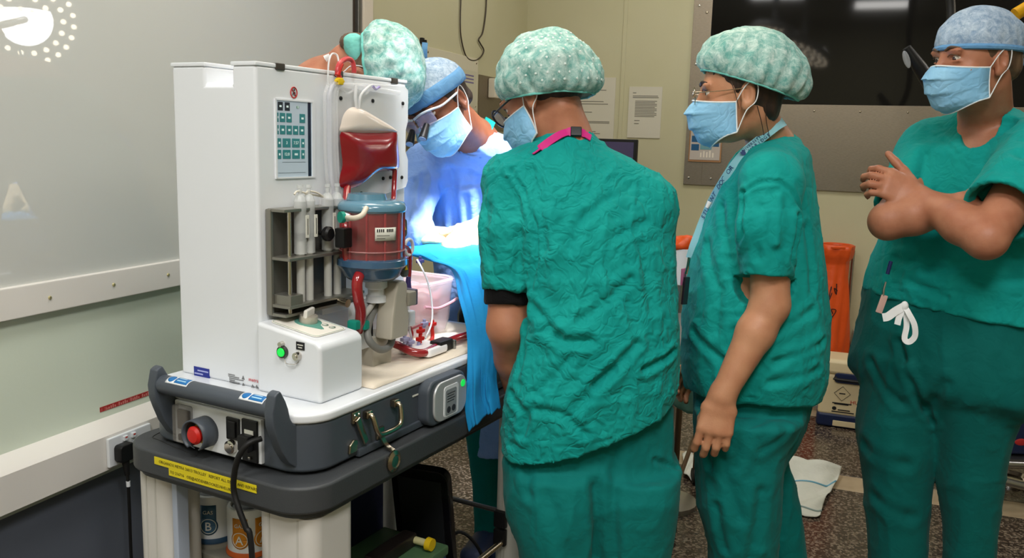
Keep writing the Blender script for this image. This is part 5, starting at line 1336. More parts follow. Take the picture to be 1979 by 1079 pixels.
# ------------------------------------------------------------------ woman seen from behind (centre)
def woman_back():
    p = Person(.20, 1.86, 'person in crumpled teal scrubs seen from behind, with white dotted bouffant cap and pink lanyard')
    hd = at(1050, 186, 1.97); R = basis((-.70, .48, -.54)); p.head(hd, R, .98)
    row = rowf(math.radians(12), .62)
    tor = [row(266, 1066, 1130, 1.95, .9), row(280, 1040, 1155, 1.945, .8), row(300, 1010, 1198, 1.94, .7), row(326, 995, 1234, 1.93), row(355, 988, 1257, 1.925), row(408, 988, 1289, 1.91), row(480, 1002, 1304, 1.89), row(560, 1012, 1310, 1.875), row(650, 1008, 1315, 1.86), row(720, 990, 1314, 1.86), row(770, 977, 1308, 1.86), row(850, 969, 1298, 1.86), row(930, 966, 1300, 1.86)]
    hip = [row(730, 1000, 1300, 1.88, .5), row(800, 984, 1311, 1.88, .53), row(880, 978, 1313, 1.88, .56), row(950, 990, 1300, 1.88, .52), row(1000, 1020, 1270, 1.88, .4)]
    rl = rowf(0, 1.3)
    legA = [rl(900, 990, 1160, 1.87), rl(950, 984, 1160, 1.86), rl(1079, 1005, 1152, 1.85), rl(1300, 1035, 1145, 1.87), rl(1560, 1050, 1140, 1.88)]
    legB = [rl(900, 1140, 1310, 1.88), rl(950, 1140, 1309, 1.87), rl(1079, 1150, 1291, 1.87), rl(1300, 1165, 1275, 1.89), rl(1560, 1175, 1265, 1.9)]
    nb = at(1096, 268, 1.955)
    shL, elL, wrL = at(992, 352, 1.93), at(980, 632, 1.865), at(1010, 800, 2.03)
    shR, elR, wrR = at(1246, 392, 1.93), at(1262, 600, 2.06), at(1130, 660, 2.2)
    v = Vol((-.12, 1.55, -.01), (.68, 2.42, 1.74), .0055)
    p.head_sdf(v); v.cone(p.H((0, -.025, -.05)), nb, .048, .05, .02); v.cone(nb, at(1120, 330, 1.93), .05, .06, .03)
    v.zloft(shrink(tor[1:-2], .86), .03); v.zloft(shrink(hip, .86), .03); v.zloft(shrink(legA, .74), .02); v.zloft(shrink(legB, .74), .02)
    v.econe(shL, nb-[0, 0, .04], (0, 0, 1), (.045, .045), (.035, .035), .03); v.econe(shR, nb-[0, 0, .04], (0, 0, 1), (.045, .045), (.035, .035), .03)
    v.chain([shL, elL], [.048, .0445], .02); v.chain([elL, elL+(wrL-elL)*.35, wrL], [.0435, .041, .028], .015)
    v.chain([shR, elR], [.048, .042], .02); v.chain([elR, wrR], [.041, .028], .015)
    hand(v, wrL, (.5, .6, -.3), (-.5, .5, .6), 1); hand(v, wrR, (-.8, .2, -.2), (0, .6, .6), -1)
    for lg in (legA, legB): feet(v, (lg[-1][1], lg[-1][2]), (-.5, .85), CLOG, p)
    P, Q = v.mesh(1); bodyPQ = (P, Q); p.add('body', P, Q, SKIN_TAN)
    w = Vol((-.14, 1.6, .62), (.62, 2.2, 1.60), .005)
    w.zloft(tor, .03, p=2.2); w.econe(shL, nb-[0, 0, .02], (0, 0, 1), (.062, .062), (.05, .05), .04); w.econe(shR, nb-[0, 0, .02], (0, 0, 1), (.058, .058), (.05, .05), .04)
    s1 = at(979, 562, 1.87); w.chain([shL, at(982, 450, 1.89), s1], [.064, .061, .057], .022); s2 = elR+(shR-elR)*.2; w.cone(shR, s2, .064, .058, .03)
    w.local_cut(s1, s1-shL, .08); w.cone(s1+[0, 0, .03], s1-[0, 0, .1], .045, .046, .003, True)
    w.cone(nb+[-.02, .02, .09], nb+[-.01, .02, .0], .06, .055, .005, True)
    a_, b_, c_ = at(972, 860, 1.86), at(1110, 884, 1.74), at(1302, 772, 1.86)
    n = np.cross(b_-a_, c_-a_); n = n if n[2] < 0 else -n; w.plane_cut(a_, n)
    P, Q = w.mesh(1)
    F = lambda x, y, d=1.76: at(x, y, d)
    cre = [([(1055, 640), (1090, 662), (1140, 660)], .014, .010), ([(1030, 590), (1060, 625), (1080, 650)], .012, .007), ([(1150, 745), (1200, 700), (1230, 665)], .012, .010), ([(1245, 715), (1300, 680)], .010, .012), ([(1110, 790), (1180, 720)], .015, .006),
           ([(1020, 560), (1015, 640), (1005, 720)], .012, .007), ([(985, 840), (1080, 866), (1180, 850), (1300, 750)], .005, .003), ([(990, 760), (1020, 800), (1010, 840)], .012, .008), ([(1030, 790), (1090, 800), (1130, 840)], .012, .007),
           ([(1165, 540), (1205, 630)], .018, -.006), ([(1060, 420), (1075, 560)], .02, -.006), ([(1240, 480), (1260, 600)], .014, .005), ([(1030, 330), (1045, 400), (1055, 480)], .016, .006),
           ([(985, 328), (1015, 372), (1035, 430), (1040, 500), (1030, 560)], .007, .005), ([(1090, 270), (1030, 300), (985, 335)], .005, .003), ([(1180, 380), (1120, 430), (1100, 480)], .014, .005), ([(1220, 540), (1150, 600), (1120, 620)], .013, .005),
           ([(945, 400), (950, 500)], .016, .005), ([(1005, 450), (1000, 540)], .012, .006), ([(940, 540), (1020, 548)], .004, .002), ([(1180, 460), (1250, 430)], .012, .004), ([(1105, 690), (1060, 740), (1040, 760)], .013, .005)]
    P = folds(P, Q, cre, .0058, 11, 21, (1, 1, .7)); topPQ = (P, Q); p.add('scrub_top', P, Q, SCRUBC)
    # black undershirt cuff
    cu = Vol(s1-.12, s1+.12, .005); ax = (elL-shL)/np.linalg.norm(elL-shL); e0 = at(979, 545, 1.87); e1 = at(979, 590, 1.868)
    cu.cone(e0, e1, .0495, .0495, .0); cu.plane_cut(e1, ax); cu.plane_cut(e0, -ax)
    P, Q = cu.mesh(1); P = crumple(P, Q, .002, 20, 5); p.add('undershirt_cuff', P, Q, BLKCLOTH)
    w = Vol((-.14, 1.55, .02), (.62, 2.2, 1.02), .0065); w.zloft(hip, .02, grow=-.007); w.zloft(legA, .05); w.zloft(legB, .035); w.plane_cut((0, 0, .045), (0, 0, -1))
    P, Q = w.mesh(1)
    cre = [([(1060, 893), (1062, 930), (1160, 928), (1160, 890)], .005, .002), ([(1150, 940), (1148, 1079)], .018, .009), ([(1195, 870), (1185, 960), (1190, 1079)], .016, .006), ([(1015, 880), (1025, 960)], .014, .006), ([(1265, 890), (1310, 905)], .008, .006), ([(1060, 960), (1100, 1079)], .02, .006)]
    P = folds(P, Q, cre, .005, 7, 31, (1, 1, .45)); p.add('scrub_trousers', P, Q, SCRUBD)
    p.cap('bouffant_cap', (0, -.026, .022), (.112, .124, .116), 26, 110, CAPG, .03, 26, .085, 6, BANDG, .13, .003)
    # white dots of the woven pattern on the back of the cap
    G = p.capgrid; dots = B(); rnd = random.Random(3)
    for j in range(14, 40, 3):
        for i in range(0, 120, 4):
            q = G[j, (i+(j % 2)*2) % 120]; L = p.R.T @ (q-p.C)
            c = p.C+p.R @ np.array([0, -.03, .048])
            if q[1] < p.C[1]-.02 and q[0] > p.C[0]-.06 and rnd.random() < .9:
                nrm = (q-c)/np.linalg.norm(q-c); dots.cyl(q+nrm*.0012, q+nrm*.0022, .0028, .0024, 8)
    o = p.b(dots, 'cap_dots', mat('dot_white', (226, 240, 236), .7)); o['kind'] = 'stuff'
    p.hair(HAIRM, extra=(((0, -.06, -.02), (.05, .03, .03)),), cut=((0, .02, 0), (0, .7, -.7)))
    p.mask(); p.eyes((50, 34, 24))
    GL = mat('glasses_black', (18, 18, 28), .25)
    gs = []
    for x in (-1, 1):
        rim = [p.H((.034*x+.026*math.cos(t), .112+.003*math.cos(t*x), .008+.021*math.sin(t))) for t in [k*math.pi/12 for k in range(24)]]
        gs.append(p.b(B().tube(rim, .0024, 8, 1, True), 'glasses_frame', GL))
        p.b(B().tube([p.H((.06*x, .108, .012)), p.H((.074*x, .06, .012)), p.H((.078*x, .0, .012))], .0022, 8, 4), 'glasses_arm', GL)
        p.b(B().prism([(.0245*math.cos(t), .0195*math.sin(t)) for t in [k*math.pi/10 for k in range(20)]], -.0006, .0006, 'y', 0, 1, Matrix(((p.R[0, 0], p.R[0, 1], p.R[0, 2], p.H((.034*x, .112, .008))[0]), (p.R[1, 0], p.R[1, 1], p.R[1, 2], p.H((.034*x, .112, .008))[1]), (p.R[2, 0], p.R[2, 1], p.R[2, 2], p.H((.034*x, .112, .008))[2]), (0, 0, 0, 1)))), 'glasses_lens', mat('lens_glass', (230, 236, 240), .03, alpha=.15))
    p.b(B().tube([p.H((-.009, .114, .012)), p.H((0, .117, .015)), p.H((.009, .114, .012))], .002, 8, 3), 'glasses_bridge', GL)
    # pink lanyard with a black buckle
    pk = mat('lanyard_pink', (206, 28, 128), .55)
    sk = Skin(bodyPQ, topPQ); hp = [sk.hit(x, y, .003) for x, y in ((1030, 300), (1045, 288), (1062, 275), (1085, 261), (1106, 255), (1124, 258), (1140, 268))]
    ln = p.b(B().tube([h[0] for h in hp], .01, 8, 6, flat=(.019, .002, [tuple(h[1]) for h in hp])), 'lanyard', pk)
    p.b(B().box((-.012, -.004, -.011), (.012, .004, .011), .002, 2, Matrix.Translation(Vector(sk.hit(1112, 256, .006)[0])) @ Matrix.Rotation(-.5, 4, 'X')), 'lanyard_buckle', BLACK, ln)
    return p
# ------------------------------------------------------------------ woman in profile with the pale blue lanyard
def woman_profile():
    p = Person(.60, 2.08, 'person in teal scrubs in profile with glasses, blue mask, bouffant cap and pale blue lanyard')
    hd = at(1432, 184, 2.04); R = basis((-.985, .16, -.1)); p.head(hd, R, .96)
    row = rowf(0, 1.12)
    tor = [row(272, 1470, 1540, 2.10, 1.2), row(290, 1438, 1556, 2.09, 1.3), row(320, 1410, 1563, 2.09, 1.2), row(400, 1376, 1572, 2.09), row(470, 1352, 1580, 2.09), row(550, 1332, 1587, 2.09), row(630, 1323, 1592, 2.09), row(700, 1322, 1590, 2.09), row(760, 1328, 1574, 2.09), row(830, 1340, 1560, 2.09)]
    hip = [row(700, 1352, 1570, 2.09, 1.08), row(775, 1346, 1557, 2.09, 1.12), row(830, 1347, 1540, 2.09, 1.15), row(890, 1360, 1505, 2.09, 1.2)]
    rl = rowf(0, 1.05)
    legA = [rl(800, 1347, 1540, 2.0), rl(860, 1347, 1513, 2.0), rl(967, 1349, 1506, 2.0), rl(1079, 1372, 1500, 2.0), rl(1300, 1385, 1495, 2.02), rl(1450, 1390, 1490, 2.02)]
    legB = [rl(800, 1390, 1530, 2.2), rl(860, 1410, 1516, 2.2), rl(967, 1440, 1540, 2.2), rl(1079, 1466, 1557, 2.2), rl(1250, 1480, 1570, 2.21), rl(1380, 1485, 1570, 2.21)]
    nb = at(1492, 282, 2.1); shL, elL, wrL = at(1490, 352, 1.935), at(1488, 590, 1.90), at(1396, 765, 1.865)
    shR, elR, wrR = at(1480, 345, 2.26), at(1470, 560, 2.30), at(1370, 690, 2.28)
    v = Vol((.36, 1.75, -.01), (.92, 2.52, 1.74), .0045)
    p.head_sdf(v, .96); v.cone(p.H((0, -.03, -.045)), nb, .048, .048, .02); v.cone(nb, at(1500, 330, 2.09), .048, .055, .03)
    v.zloft(shrink(tor[1:-1], .8), .03); v.zloft(shrink(hip, .8), .03); v.zloft(shrink(legA, .74), .02); v.zloft(shrink(legB, .74), .02)
    v.econe(shL, nb-[0, 0, .045], (0, 0, 1), (.045, .045), (.035, .035), .03); v.econe(shR, nb-[0, 0, .045], (0, 0, 1), (.045, .045), (.035, .035), .03)
    fa = elL+(wrL-elL)*.3
    v.chain([shL, elL], [.046, .043], .02); v.chain([elL, fa, wrL], [.042, .042, .0275], .015)
    v.chain([shR, elR], [.046, .04], .02); v.chain([elR, wrR], [.04, .027], .015)
    hand(v, wrL, at(1381, 835, 1.85)-wrL, (-.15, -.97, .1), -1, (.22, .5, .45), .05, 1.04, thumb=(.95, .05, .45), tcurl=.2)
    hand(v, wrR, (-.6, 0, -.6), (0, .8, .3), -1)
    for lg in (legA, legB): feet(v, (lg[-1][1], lg[-1][2]), (-1, .1), CLOG, p)
    P, Q = v.mesh(1); bodyPQ = (P, Q); p.add('body', P, Q, SKIN_WARM)
    w = Vol((.34, 1.76, .70), (.94, 2.48, 1.60), .005)
    w.zloft(tor, .03, p=2.2); w.econe(shL, nb-[0, 0, .022], (0, 0, 1), (.06, .06), (.052, .052), .04); w.econe(shR, nb-[0, 0, .022], (0, 0, 1), (.06, .06), (.052, .052), .04)
    s1 = at(1480, 535, 1.90); w.chain([shL, at(1484, 440, 1.905), s1], [.07, .063, .057], .02); s2 = at(1474, 500, 2.28); w.cone(shR, s2, .068, .058, .02)
    dd = (s1-shL)/np.linalg.norm(s1-shL); w.local_cut(s1, dd, .08); w.cone(s1-dd*.03, s1+dd*.1, .0455, .0465, .003, True)
    w.cone(nb+[-.03, 0, .09], nb+[-.01, 0, .005], .066, .058, .005, True); w.cone(nb+[-.06, -.0, .03], at(1434, 312, 2.09), .05, .02, .006, True)
    a_, b_, c_ = at(1330, 752, 2.09), at(1450, 786, 1.9), at(1562, 764, 2.09); n = np.cross(b_-a_, c_-a_); n = n if n[2] < 0 else -n; w.plane_cut(a_, n)
    P, Q = w.mesh(1)
    F = lambda x, y, d=1.93: at(x, y, d)
    cre = [([(1345, 640), (1400, 700), (1410, 770)], .014, .007), ([(1500, 700), (1590, 660)], .012, .009), ([(1490, 740), (1580, 715)], .013, .007), ([(1500, 640), (1570, 600)], .013, .006), ([(1365, 470), (1390, 560), (1385, 640)], .016, .006), ([(1395, 400), (1410, 500)], .014, .006),
           ([(1440, 372), (1470, 352), (1505, 352), (1530, 372), (1545, 410)], .006, .005), ([(1437, 372), (1436, 450), (1442, 540)], .008, .008), ([(1540, 420), (1530, 500), (1515, 560)], .009, .009), ([(1505, 380), (1500, 470)], .012, -.006), ([(1470, 400), (1465, 500)], .012, .004),
           ([(1505, 275), (1505, 350)], .004, .0025), ([(1340, 742), (1450, 770), (1560, 752)], .005, .003), ([(1420, 640), (1440, 720)], .014, .005), ([(1560, 440), (1570, 560)], .012, .005), ([(1442, 530), (1510, 512)], .004, .003)]
    P = folds(P, Q, cre, .0052, 9, 41, (1, 1, .6)); topPQ = (P, Q); p.add('scrub_top', P, Q, SCRUB)
    w = Vol((.34, 1.76, .02), (.94, 2.5, 1.02), .0065); w.zloft(hip, .02); w.zloft(legA, .03); w.zloft(legB, .03); w.plane_cut((0, 0, .045), (0, 0, -1))
    P, Q = w.mesh(1)
    cre = [([(1500, 800), (1440, 830), (1420, 900)], .015, .005), ([(1520, 830), (1470, 870)], .013, .004), ([(1400, 890), (1430, 1000)], .018, .006), ([(1470, 950), (1450, 1079)], .016, .007), ([(1385, 980), (1400, 1060)], .014, .006), ([(1370, 800), (1372, 900)], .014, .006)]
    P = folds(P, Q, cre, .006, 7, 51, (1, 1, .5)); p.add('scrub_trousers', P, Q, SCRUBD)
    p.b(B().tube([at(1526, 282, 2.06), at(1533, 278, 2.08), at(1540, 275, 2.11)], .006, 8, 3, flat=(.013, .004, (.3, -.5, .8))), 'collar_tag', YELLOW)
    p.cap('bouffant_cap', (0, -.028, .044), (.102, .132, .112), 22, 103, CAPG, .045, 22, .06, 9, BANDG, .12, .003)
    h = p.hair(HAIRM, extra=(((0, -.06, -.035), (.052, .03, .04)),), cut=((0, .035, .0), (0, .75, -.65)))
    for q in (((.07, .028, .03), (.0735, .022, .01), (.0745, .016, -.015), (.073, .012, -.035)), ((.064, -.03, -.03), (.056, -.04, -.07), (.049, -.045, -.1)), ((.056, -.05, -.03), (.05, -.052, -.07), (.044, -.06, -.11))):
        for sx in (-1, 1): p.b(B().tube([p.H((a*sx, b, c)) for a, b, c in q], [.0010, .0009, .0007, .0004][:len(q)], 6, 5), 'hair_strand', HAIRM, h)
    p.mask(); p.eyes((44, 30, 22))
    GO = mat('glasses_gold', (190, 170, 140), .2, .9)
    for x in (-1, 1):
        rim = [p.H((.033*x+.025*math.cos(t), .111, .006+.019*math.sin(t))) for t in [k*math.pi/12 for k in range(24)]]
        p.b(B().tube(rim, .0012, 8, 1, True), 'glasses_frame', GO)
        p.b(B().tube([p.H((.058*x, .110, .012)), p.H((.072*x, .06, .010)), p.H((.0785*x, -.005, .012))], .0011, 8, 4), 'glasses_arm', GO)
    p.b(B().tube([p.H((-.008, .111, .01)), p.H((0, .116, .012)), p.H((.008, .111, .01))], .0011, 8, 3), 'glasses_bridge', GO)
    # lanyard: round the nape, down the chest to a card
    LB = mat('lanyard_blue', (140, 196, 208), .55)
    sk = Skin(bodyPQ, topPQ)
    hp = [sk.hit(x, y, .004) for x, y in ((1512, 236), (1500, 240), (1482, 252), (1460, 274), (1440, 297), (1418, 325), (1398, 356), (1378, 390), (1360, 420), (1346, 450), (1338, 475), (1334, 500))]
    pts = [h[0] for h in hp]; ups = [tuple(h[1]*.35+np.array([-.3, -.9, .25])*.65) for h in hp]
    for i in range(1, len(pts)-1): pts[i] = (pts[i]*2+pts[i-1]+pts[i+1])/4+hp[i][1]*.002
    ln = p.b(B().tube(pts, .01, 8, 6, flat=(.021, .0018, ups)), 'lanyard', LB)
    LP = mat('lanyard_print', (24, 54, 110), .6)
    def letters(s_, i0, i1, size, off):
        A, Bv = Vector(pts[i0]), Vector(pts[i1]); 
        for k, ch in enumerate(s_):
            if ch == ' ': continue
            f_ = k/max(1, len(s_)-1)*(i1-i0)+i0; i = min(int(f_), i1-1); q = Vector(pts[i]).lerp(Vector(pts[i+1]), f_-i); d = (Vector(pts[i])-Vector(pts[i+1])).normalized()
            nrm = Vector(ups[i]); nrm = (nrm-d*nrm.dot(d)).normalized(); y = nrm.cross(d)
            o = text('letter', ch, frame(Vector(q)+nrm*.0022+y*off-Vector(p.o), d, nrm), size, LP, ln, extrude=.0002)
    letters('UNIVERSITY OF'[::-1], 2, 4, .0095, .0048); letters('CAMBRIDGE'[::-1], 2, 4, .0105, -.0048)
    letters('STUDENT DOCTOR'[::-1], 5, 8, .017, 0)
    p.b(B().prism([(-.005, .006), (.005, .006), (.005, -.001), (0, -.008), (-.005, -.001)], 0, .001, 'z', 0, 1, frame(Vector(pts[4])+Vector((0, -.004, .001)), (Vector(pts[4])-Vector(pts[5])), (-.2, -.95, .2))), 'crest', LP, ln)
    p.b(B().cyl(at(1372, 390, 1.955), at(1366, 402, 1.955), .006, .004, 10), 'lanyard_slider', WHITE, ln)
    c = at(1330, 520, 1.975); p.b(B().tube([at(1332, 498, 1.978), at(1330, 512, 1.975), at(1326, 530, 1.972)], .0035, 8), 'lanyard_clip', CHROME, ln)
    p.b(B().box((-.012, -.003, -.035), (.012, .003, .03), .002, 2, Matrix.Translation(Vector(at(1325, 560, 1.97))) @ Matrix.Rotation(.9, 4, 'Z') @ Matrix.Rotation(.1, 4, 'Y')), 'identity_card', mat('card_dark', (40, 34, 44), .3), ln)
    p.b(B().box((-.010, -.003, -.02), (.010, .003, .02), .002, 2, Matrix.Translation(Vector(at(1321, 535, 1.985))) @ Matrix.Rotation(.9, 4, 'Z')), 'pink_card', mat('card_pink', (196, 110, 150), .4), ln)
    return p
# ------------------------------------------------------------------ surgeon in a blue gown
def surgeon():
    p = Person(-.13, 2.86, 'person in a blue gown with loupes, mask and cap bending over the blue drape')
    hd = at(852, 206, 2.53); R = basis((-.42, -.72, -.5), (-.42, 0, 1)); p.head(hd, R, 1.02)
    row = rowf(math.radians(-8), .6)
    tor = [row(268, 885, 985, 2.74, .9), row(290, 840, 1010, 2.78, .75), row(315, 812, 1020, 2.82), row(360, 815, 1018, 2.84), row(440, 830, 1008, 2.86), row(520, 838, 1005, 2.88), row(650, 850, 1005, 2.88), row(800, 900, 1018, 2.88), row(930, 905, 1015, 2.88), row(960, 905, 1015, 2.88)]
    rl = rowf(0, 1.)
    legA = [rl(700, 868, 950, 2.88), rl(930, 912, 960, 2.88), rl(1050, 918, 965, 2.88), rl(1110, 920, 966, 2.88)]
    legB = [rl(700, 940, 1005, 2.9), rl(930, 965, 1012, 2.9), rl(1050, 970, 1015, 2.9), rl(1110, 972, 1016, 2.9)]
    nb = at(918, 270, 2.72)
    shA, elA, wrA = at(822, 322, 2.80), at(788, 420, 2.64), at(806, 452, 2.56)
    shB, elB, wrB = at(1008, 325, 2.80), at(1020, 440, 2.72), at(938, 440, 2.52)
    v = Vol((-.6, 2.3, -.01), (.25, 3.15, 1.74), .0055)
    p.head_sdf(v, 1.05); v.cone(p.H((0, -.025, -.05)), nb, .055, .06, .02); v.cone(nb, at(915, 340, 2.84), .06, .07, .03)
    v.zloft(shrink(tor[2:8], .84), .03); v.zloft(shrink(legA, .8), .02); v.zloft(shrink(legB, .8), .02)
    for sh in (shA, shB): v.econe(sh, nb, (0, 0, 1), (.05, .05), (.05, .05), .03)
    v.chain([shA, elA, wrA], [.05, .04, .03], .015); v.chain([shB, elB, wrB], [.05, .04, .03], .015)
    hand(v, wrA, (.8, -.1, -.05), (0, -.3, .9), 1, (.1, .1, .1)); hand(v, wrB, at(872, 474, 2.44)-wrB, (.1, -.5, .85), -1, (.3, .4, .3))
    for lg in (legA, legB): feet(v, (lg[-1][1], lg[-1][2]), (-.3, -.95), CLOGB, p)
    P, Q = v.mesh(1); p.add('body', P, Q, SKIN_BROWN)
    # glove over the near hand
    g = Vol(wrB-.2, wrB+.2, .0045); hand(g, wrB, at(872, 474, 2.44)-wrB, (.1, -.5, .85), -1, (.3, .4, .3), rr=1.3, k=.012); g.cone(wrB, wrB+(elB-wrB)*.3, .042, .044, .01)
    P, Q = g.mesh(1); P = crumple(P, Q, .002, 30, 3); p.add('glove', P, Q, GLOVE)
    g = Vol(wrA-.2, wrA+.2, .005); hand(g, wrA, (.8, -.1, -.05), (0, -.3, .9), 1, (.1, .1, .1), rr=1.3, k=.01); P, Q = g.mesh(1); p.add('glove', P, Q, GLOVE)
    w = Vol((-.62, 2.3, .28), (.3, 3.2, 1.62), .0065)
    w.zloft(tor, .03, p=2.2)
    for sh in (shA, shB): w.econe(sh, nb-[0, 0, .015], (0, 0, 1), (.068, .068), (.06, .06), .04)
    w.chain([shA, elA, wrA], [.074, .066, .056], .02); w.chain([shB, elB, wrB+(elB-wrB)*.18], [.074, .064, .054], .02)
    w.cone(nb+[-.04, -.05, .07], nb-[0, 0, .02], .075, .06, .006, True); w.plane_cut((0, 0, .36), (0, 0, -1))
    P, Q = w.mesh(1)
    F = lambda x, y, d=2.7: at(x, y, d)
    cre = [([(870, 330), (880, 440), (878, 470)], .02, .009), ([(900, 380), (910, 470)], .014, .008), ([(930, 340), (925, 420), (935, 470)], .016, .008), ([(950, 330), (960, 400)], .013, .008), ([(850, 360), (850, 450)], .018, .006), ([(900, 360), (950, 350), (990, 335)], .012, .005), ([(820, 340), (812, 400)], .012, .008), ([(800, 350), (786, 430)], .013, .007)]
    P = folds(P, Q, cre, .006, 8, 61, (1, 1, .45)); p.add('surgical_gown', P, Q, GOWN)
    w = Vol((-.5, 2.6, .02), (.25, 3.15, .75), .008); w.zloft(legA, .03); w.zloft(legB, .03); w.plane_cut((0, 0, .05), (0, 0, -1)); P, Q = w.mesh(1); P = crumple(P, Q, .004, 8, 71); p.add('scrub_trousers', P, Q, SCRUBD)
    # teal collar of the scrub top at the nape
    p.b(B().tube([at(948, 232, 2.72), at(940, 248, 2.68), at(925, 268, 2.66)], .012, 8, 4, flat=(.035, .004, (.3, -.8, .4))), 'scrub_collar', SCRUB)
    p.cap('surgical_cap', (0, -.012, .036), (.083, .110, .098), 4, 92, CAPB, .014, 24, .03, 12, None, .02)
    bd = [p.caprim[i] for i in range(0, 120, 2)]; up = Vector(p.R[:, 2])
    def _bd(a_, b_):
        i = int(round(a_*120)) % 120; q = p.caprim[i]; c = p.H((0, -.012, .03)); d = (q-c); d /= np.linalg.norm(d); return Vector(q+p.R[:, 2]*(.04*b_-.004)+d*(.003+.004*math.sin(b_*3.1)))
    p.b(B().grid(_bd, 120, 4), 'cap_band', BANDB, solid=.0015)
    for q in ((.012, -.03, .15), (-.02, -.045, .148)): p.b(B().tube([p.H((0, -.05, .128)), p.H((q[0], q[1], q[2])), p.H((q[0]*1.6, q[1]-.01, q[2]+.02))], .004, 8, 4, flat=(.016, .002, (0, -1, .2))), 'cap_tie', BANDB)
    p.hair(HAIRM, cut=((0, .04, .0), (0, .8, -.6)), extra=(((0, -.07, -.02), (.06, .03, .03)),))
    p.mask(); p.eyes((40, 26, 18), HAIRM, (0, -.3))
    # loupes: white frame, lens shields and two black barrels
    for x in (-1, 1):
        p.b(B().tube([p.H((.004*x, .122, .026)), p.H((.035*x, .120, .031)), p.H((.062*x, .105, .028)), p.H((.074*x, .07, .018)), p.H((.08*x, .0, .016))], .0034, 8, 5), 'loupe_frame', WHITE)
        def _ls(a_, b_, x=x): return Vector(p.H((x*(.004+.058*a_), .122-.016*a_*a_, .028-.045*b_*(1-.25*a_))))
        p.b(B().grid(_ls, 8, 5), 'loupe_lens', mat('loupe_lens', (196, 190, 226), .05, alpha=.35), solid=.001)
        a_, b_ = p.H((.03*x, .118, -.002)), p.H((.027*x, .158, -.022)); p.b(B().cyl(a_, b_, .0085, .0125, 18), 'loupe_barrel', BLACK)
        p.b(B().cyl(b_, b_+(b_-a_)*.06, .0105, .0105, 18), 'barrel_glass', mat('barrel_glass', (150, 170, 200), .05), )
    return p
# ------------------------------------------------------------------ assistant bent behind the tower
def assistant():
    p = Person(-.66, 2.68, 'person in a green bouffant cap bending low behind the white tower')
    hd = at(706, 146, 2.36); R = basis((-.2, .18, -1), (.95, -.1, -.12)); p.head(hd, R, 1.0)
    nb = at(640, 158, 2.42); hipc = np.array([-.66, 2.68, .95])
    shA, shB = nb+np.array([-.09, -.14, -.05]), nb+np.array([-.05, .17, -.05])
    v = Vol((-1.0, 2.2, -.01), (-.1, 3.1, 1.82), .0065)
    p.head_sdf(v); v.cone(p.H((0, -.02, -.05)), nb, .055, .06, .02)
    mid = (nb+hipc)/2+np.array([-.05, 0, .02])
    v.econe(nb-[.03, 0, .03], mid, (.1, 1, 0), (.15, .09), (.16, .1), .04); v.econe(mid, hipc, (0, 1, 0), (.15, .1), (.16, .11), .04)
    for sh, s_ in ((shA, -1), (shB, 1)):
        el = sh+np.array([-.02, .02*s_, -.28]); wr = el+np.array([.06, .0, -.22]); v.chain([sh, el, wr], [.05, .042, .03], .02); hand(v, wr, (.2, 0, -1), (0, -s_*-1.0, .1), s_)
        f = np.array([-.66, 2.68+.09*s_, .06]); v.chain([hipc+[0, .08*s_, -.05], f+[0.03, 0, .42], f], [.08, .055, .036], .02); feet(v, f, (1, -.1), CLOGB, p)
    P, Q = v.mesh(1); p.add('body', P, Q, SKIN_FAIR)
    w = Vol((-1.05, 2.2, .03), (-.1, 3.15, 1.6), .009)
    w.econe(nb-[.06, 0, .055], mid, (.1, 1, 0), (.17, .10), (.18, .12), .04); w.econe(mid, hipc, (0, 1, 0), (.17, .12), (.18, .13), .04)
    for sh, s_ in ((shA, -1), (shB, 1)):
        el = sh+np.array([-.02, .02*s_, -.28]); wr = el+np.array([.06, .0, -.22]); w.chain([sh-[.02, 0, .02], el, wr], [.068, .058, .045], .03)
        f = np.array([-.66, 2.68+.09*s_, .06]); w.chain([hipc+[0, .08*s_, -.05], f+[0.03, 0, .42], f], [.1, .08, .06], .03)
    P, Q = w.mesh(1); P = crumple(P, Q, .005, 8, 81); p.add('scrub_suit', P, Q, SCRUBD)
    p.cap('bouffant_cap', (0, -.03, .05), (.105, .125, .105), 20, 106, CAPG, .045, 20, .07, 15, BANDG, .13, .006)
    kb = at(684, 84, 2.31); v2 = Vol(kb-.1, kb+.1, .005); v2.ell(kb, (.024, .02, .026)); v2.chain([kb, at(690, 100, 2.31), at(700, 135, 2.31)], [.02, .018, .012], .02); P, Q = v2.mesh(1); P = crumple(P, Q, .004, 22, 4); p.add('cap_gather', P, Q, BANDG)
    p.hair(HAIRB, cut=((0, .045, .0), (0, .8, -.5)), extra=(((0, -.075, -.04), (.055, .03, .04)),))
    p.mask(); p.eyes()
    t = at(633, 112, 2.33); p.b(B().tube([at(641, 122, 2.34), t, at(630, 106, 2.33)], .003, 8, 3, flat=(.016, .002, (0, -1, .2))), 'mask_tie', LOOP)
    return p
man_folded(); woman_back(); woman_profile(); surgeon(); assistant()
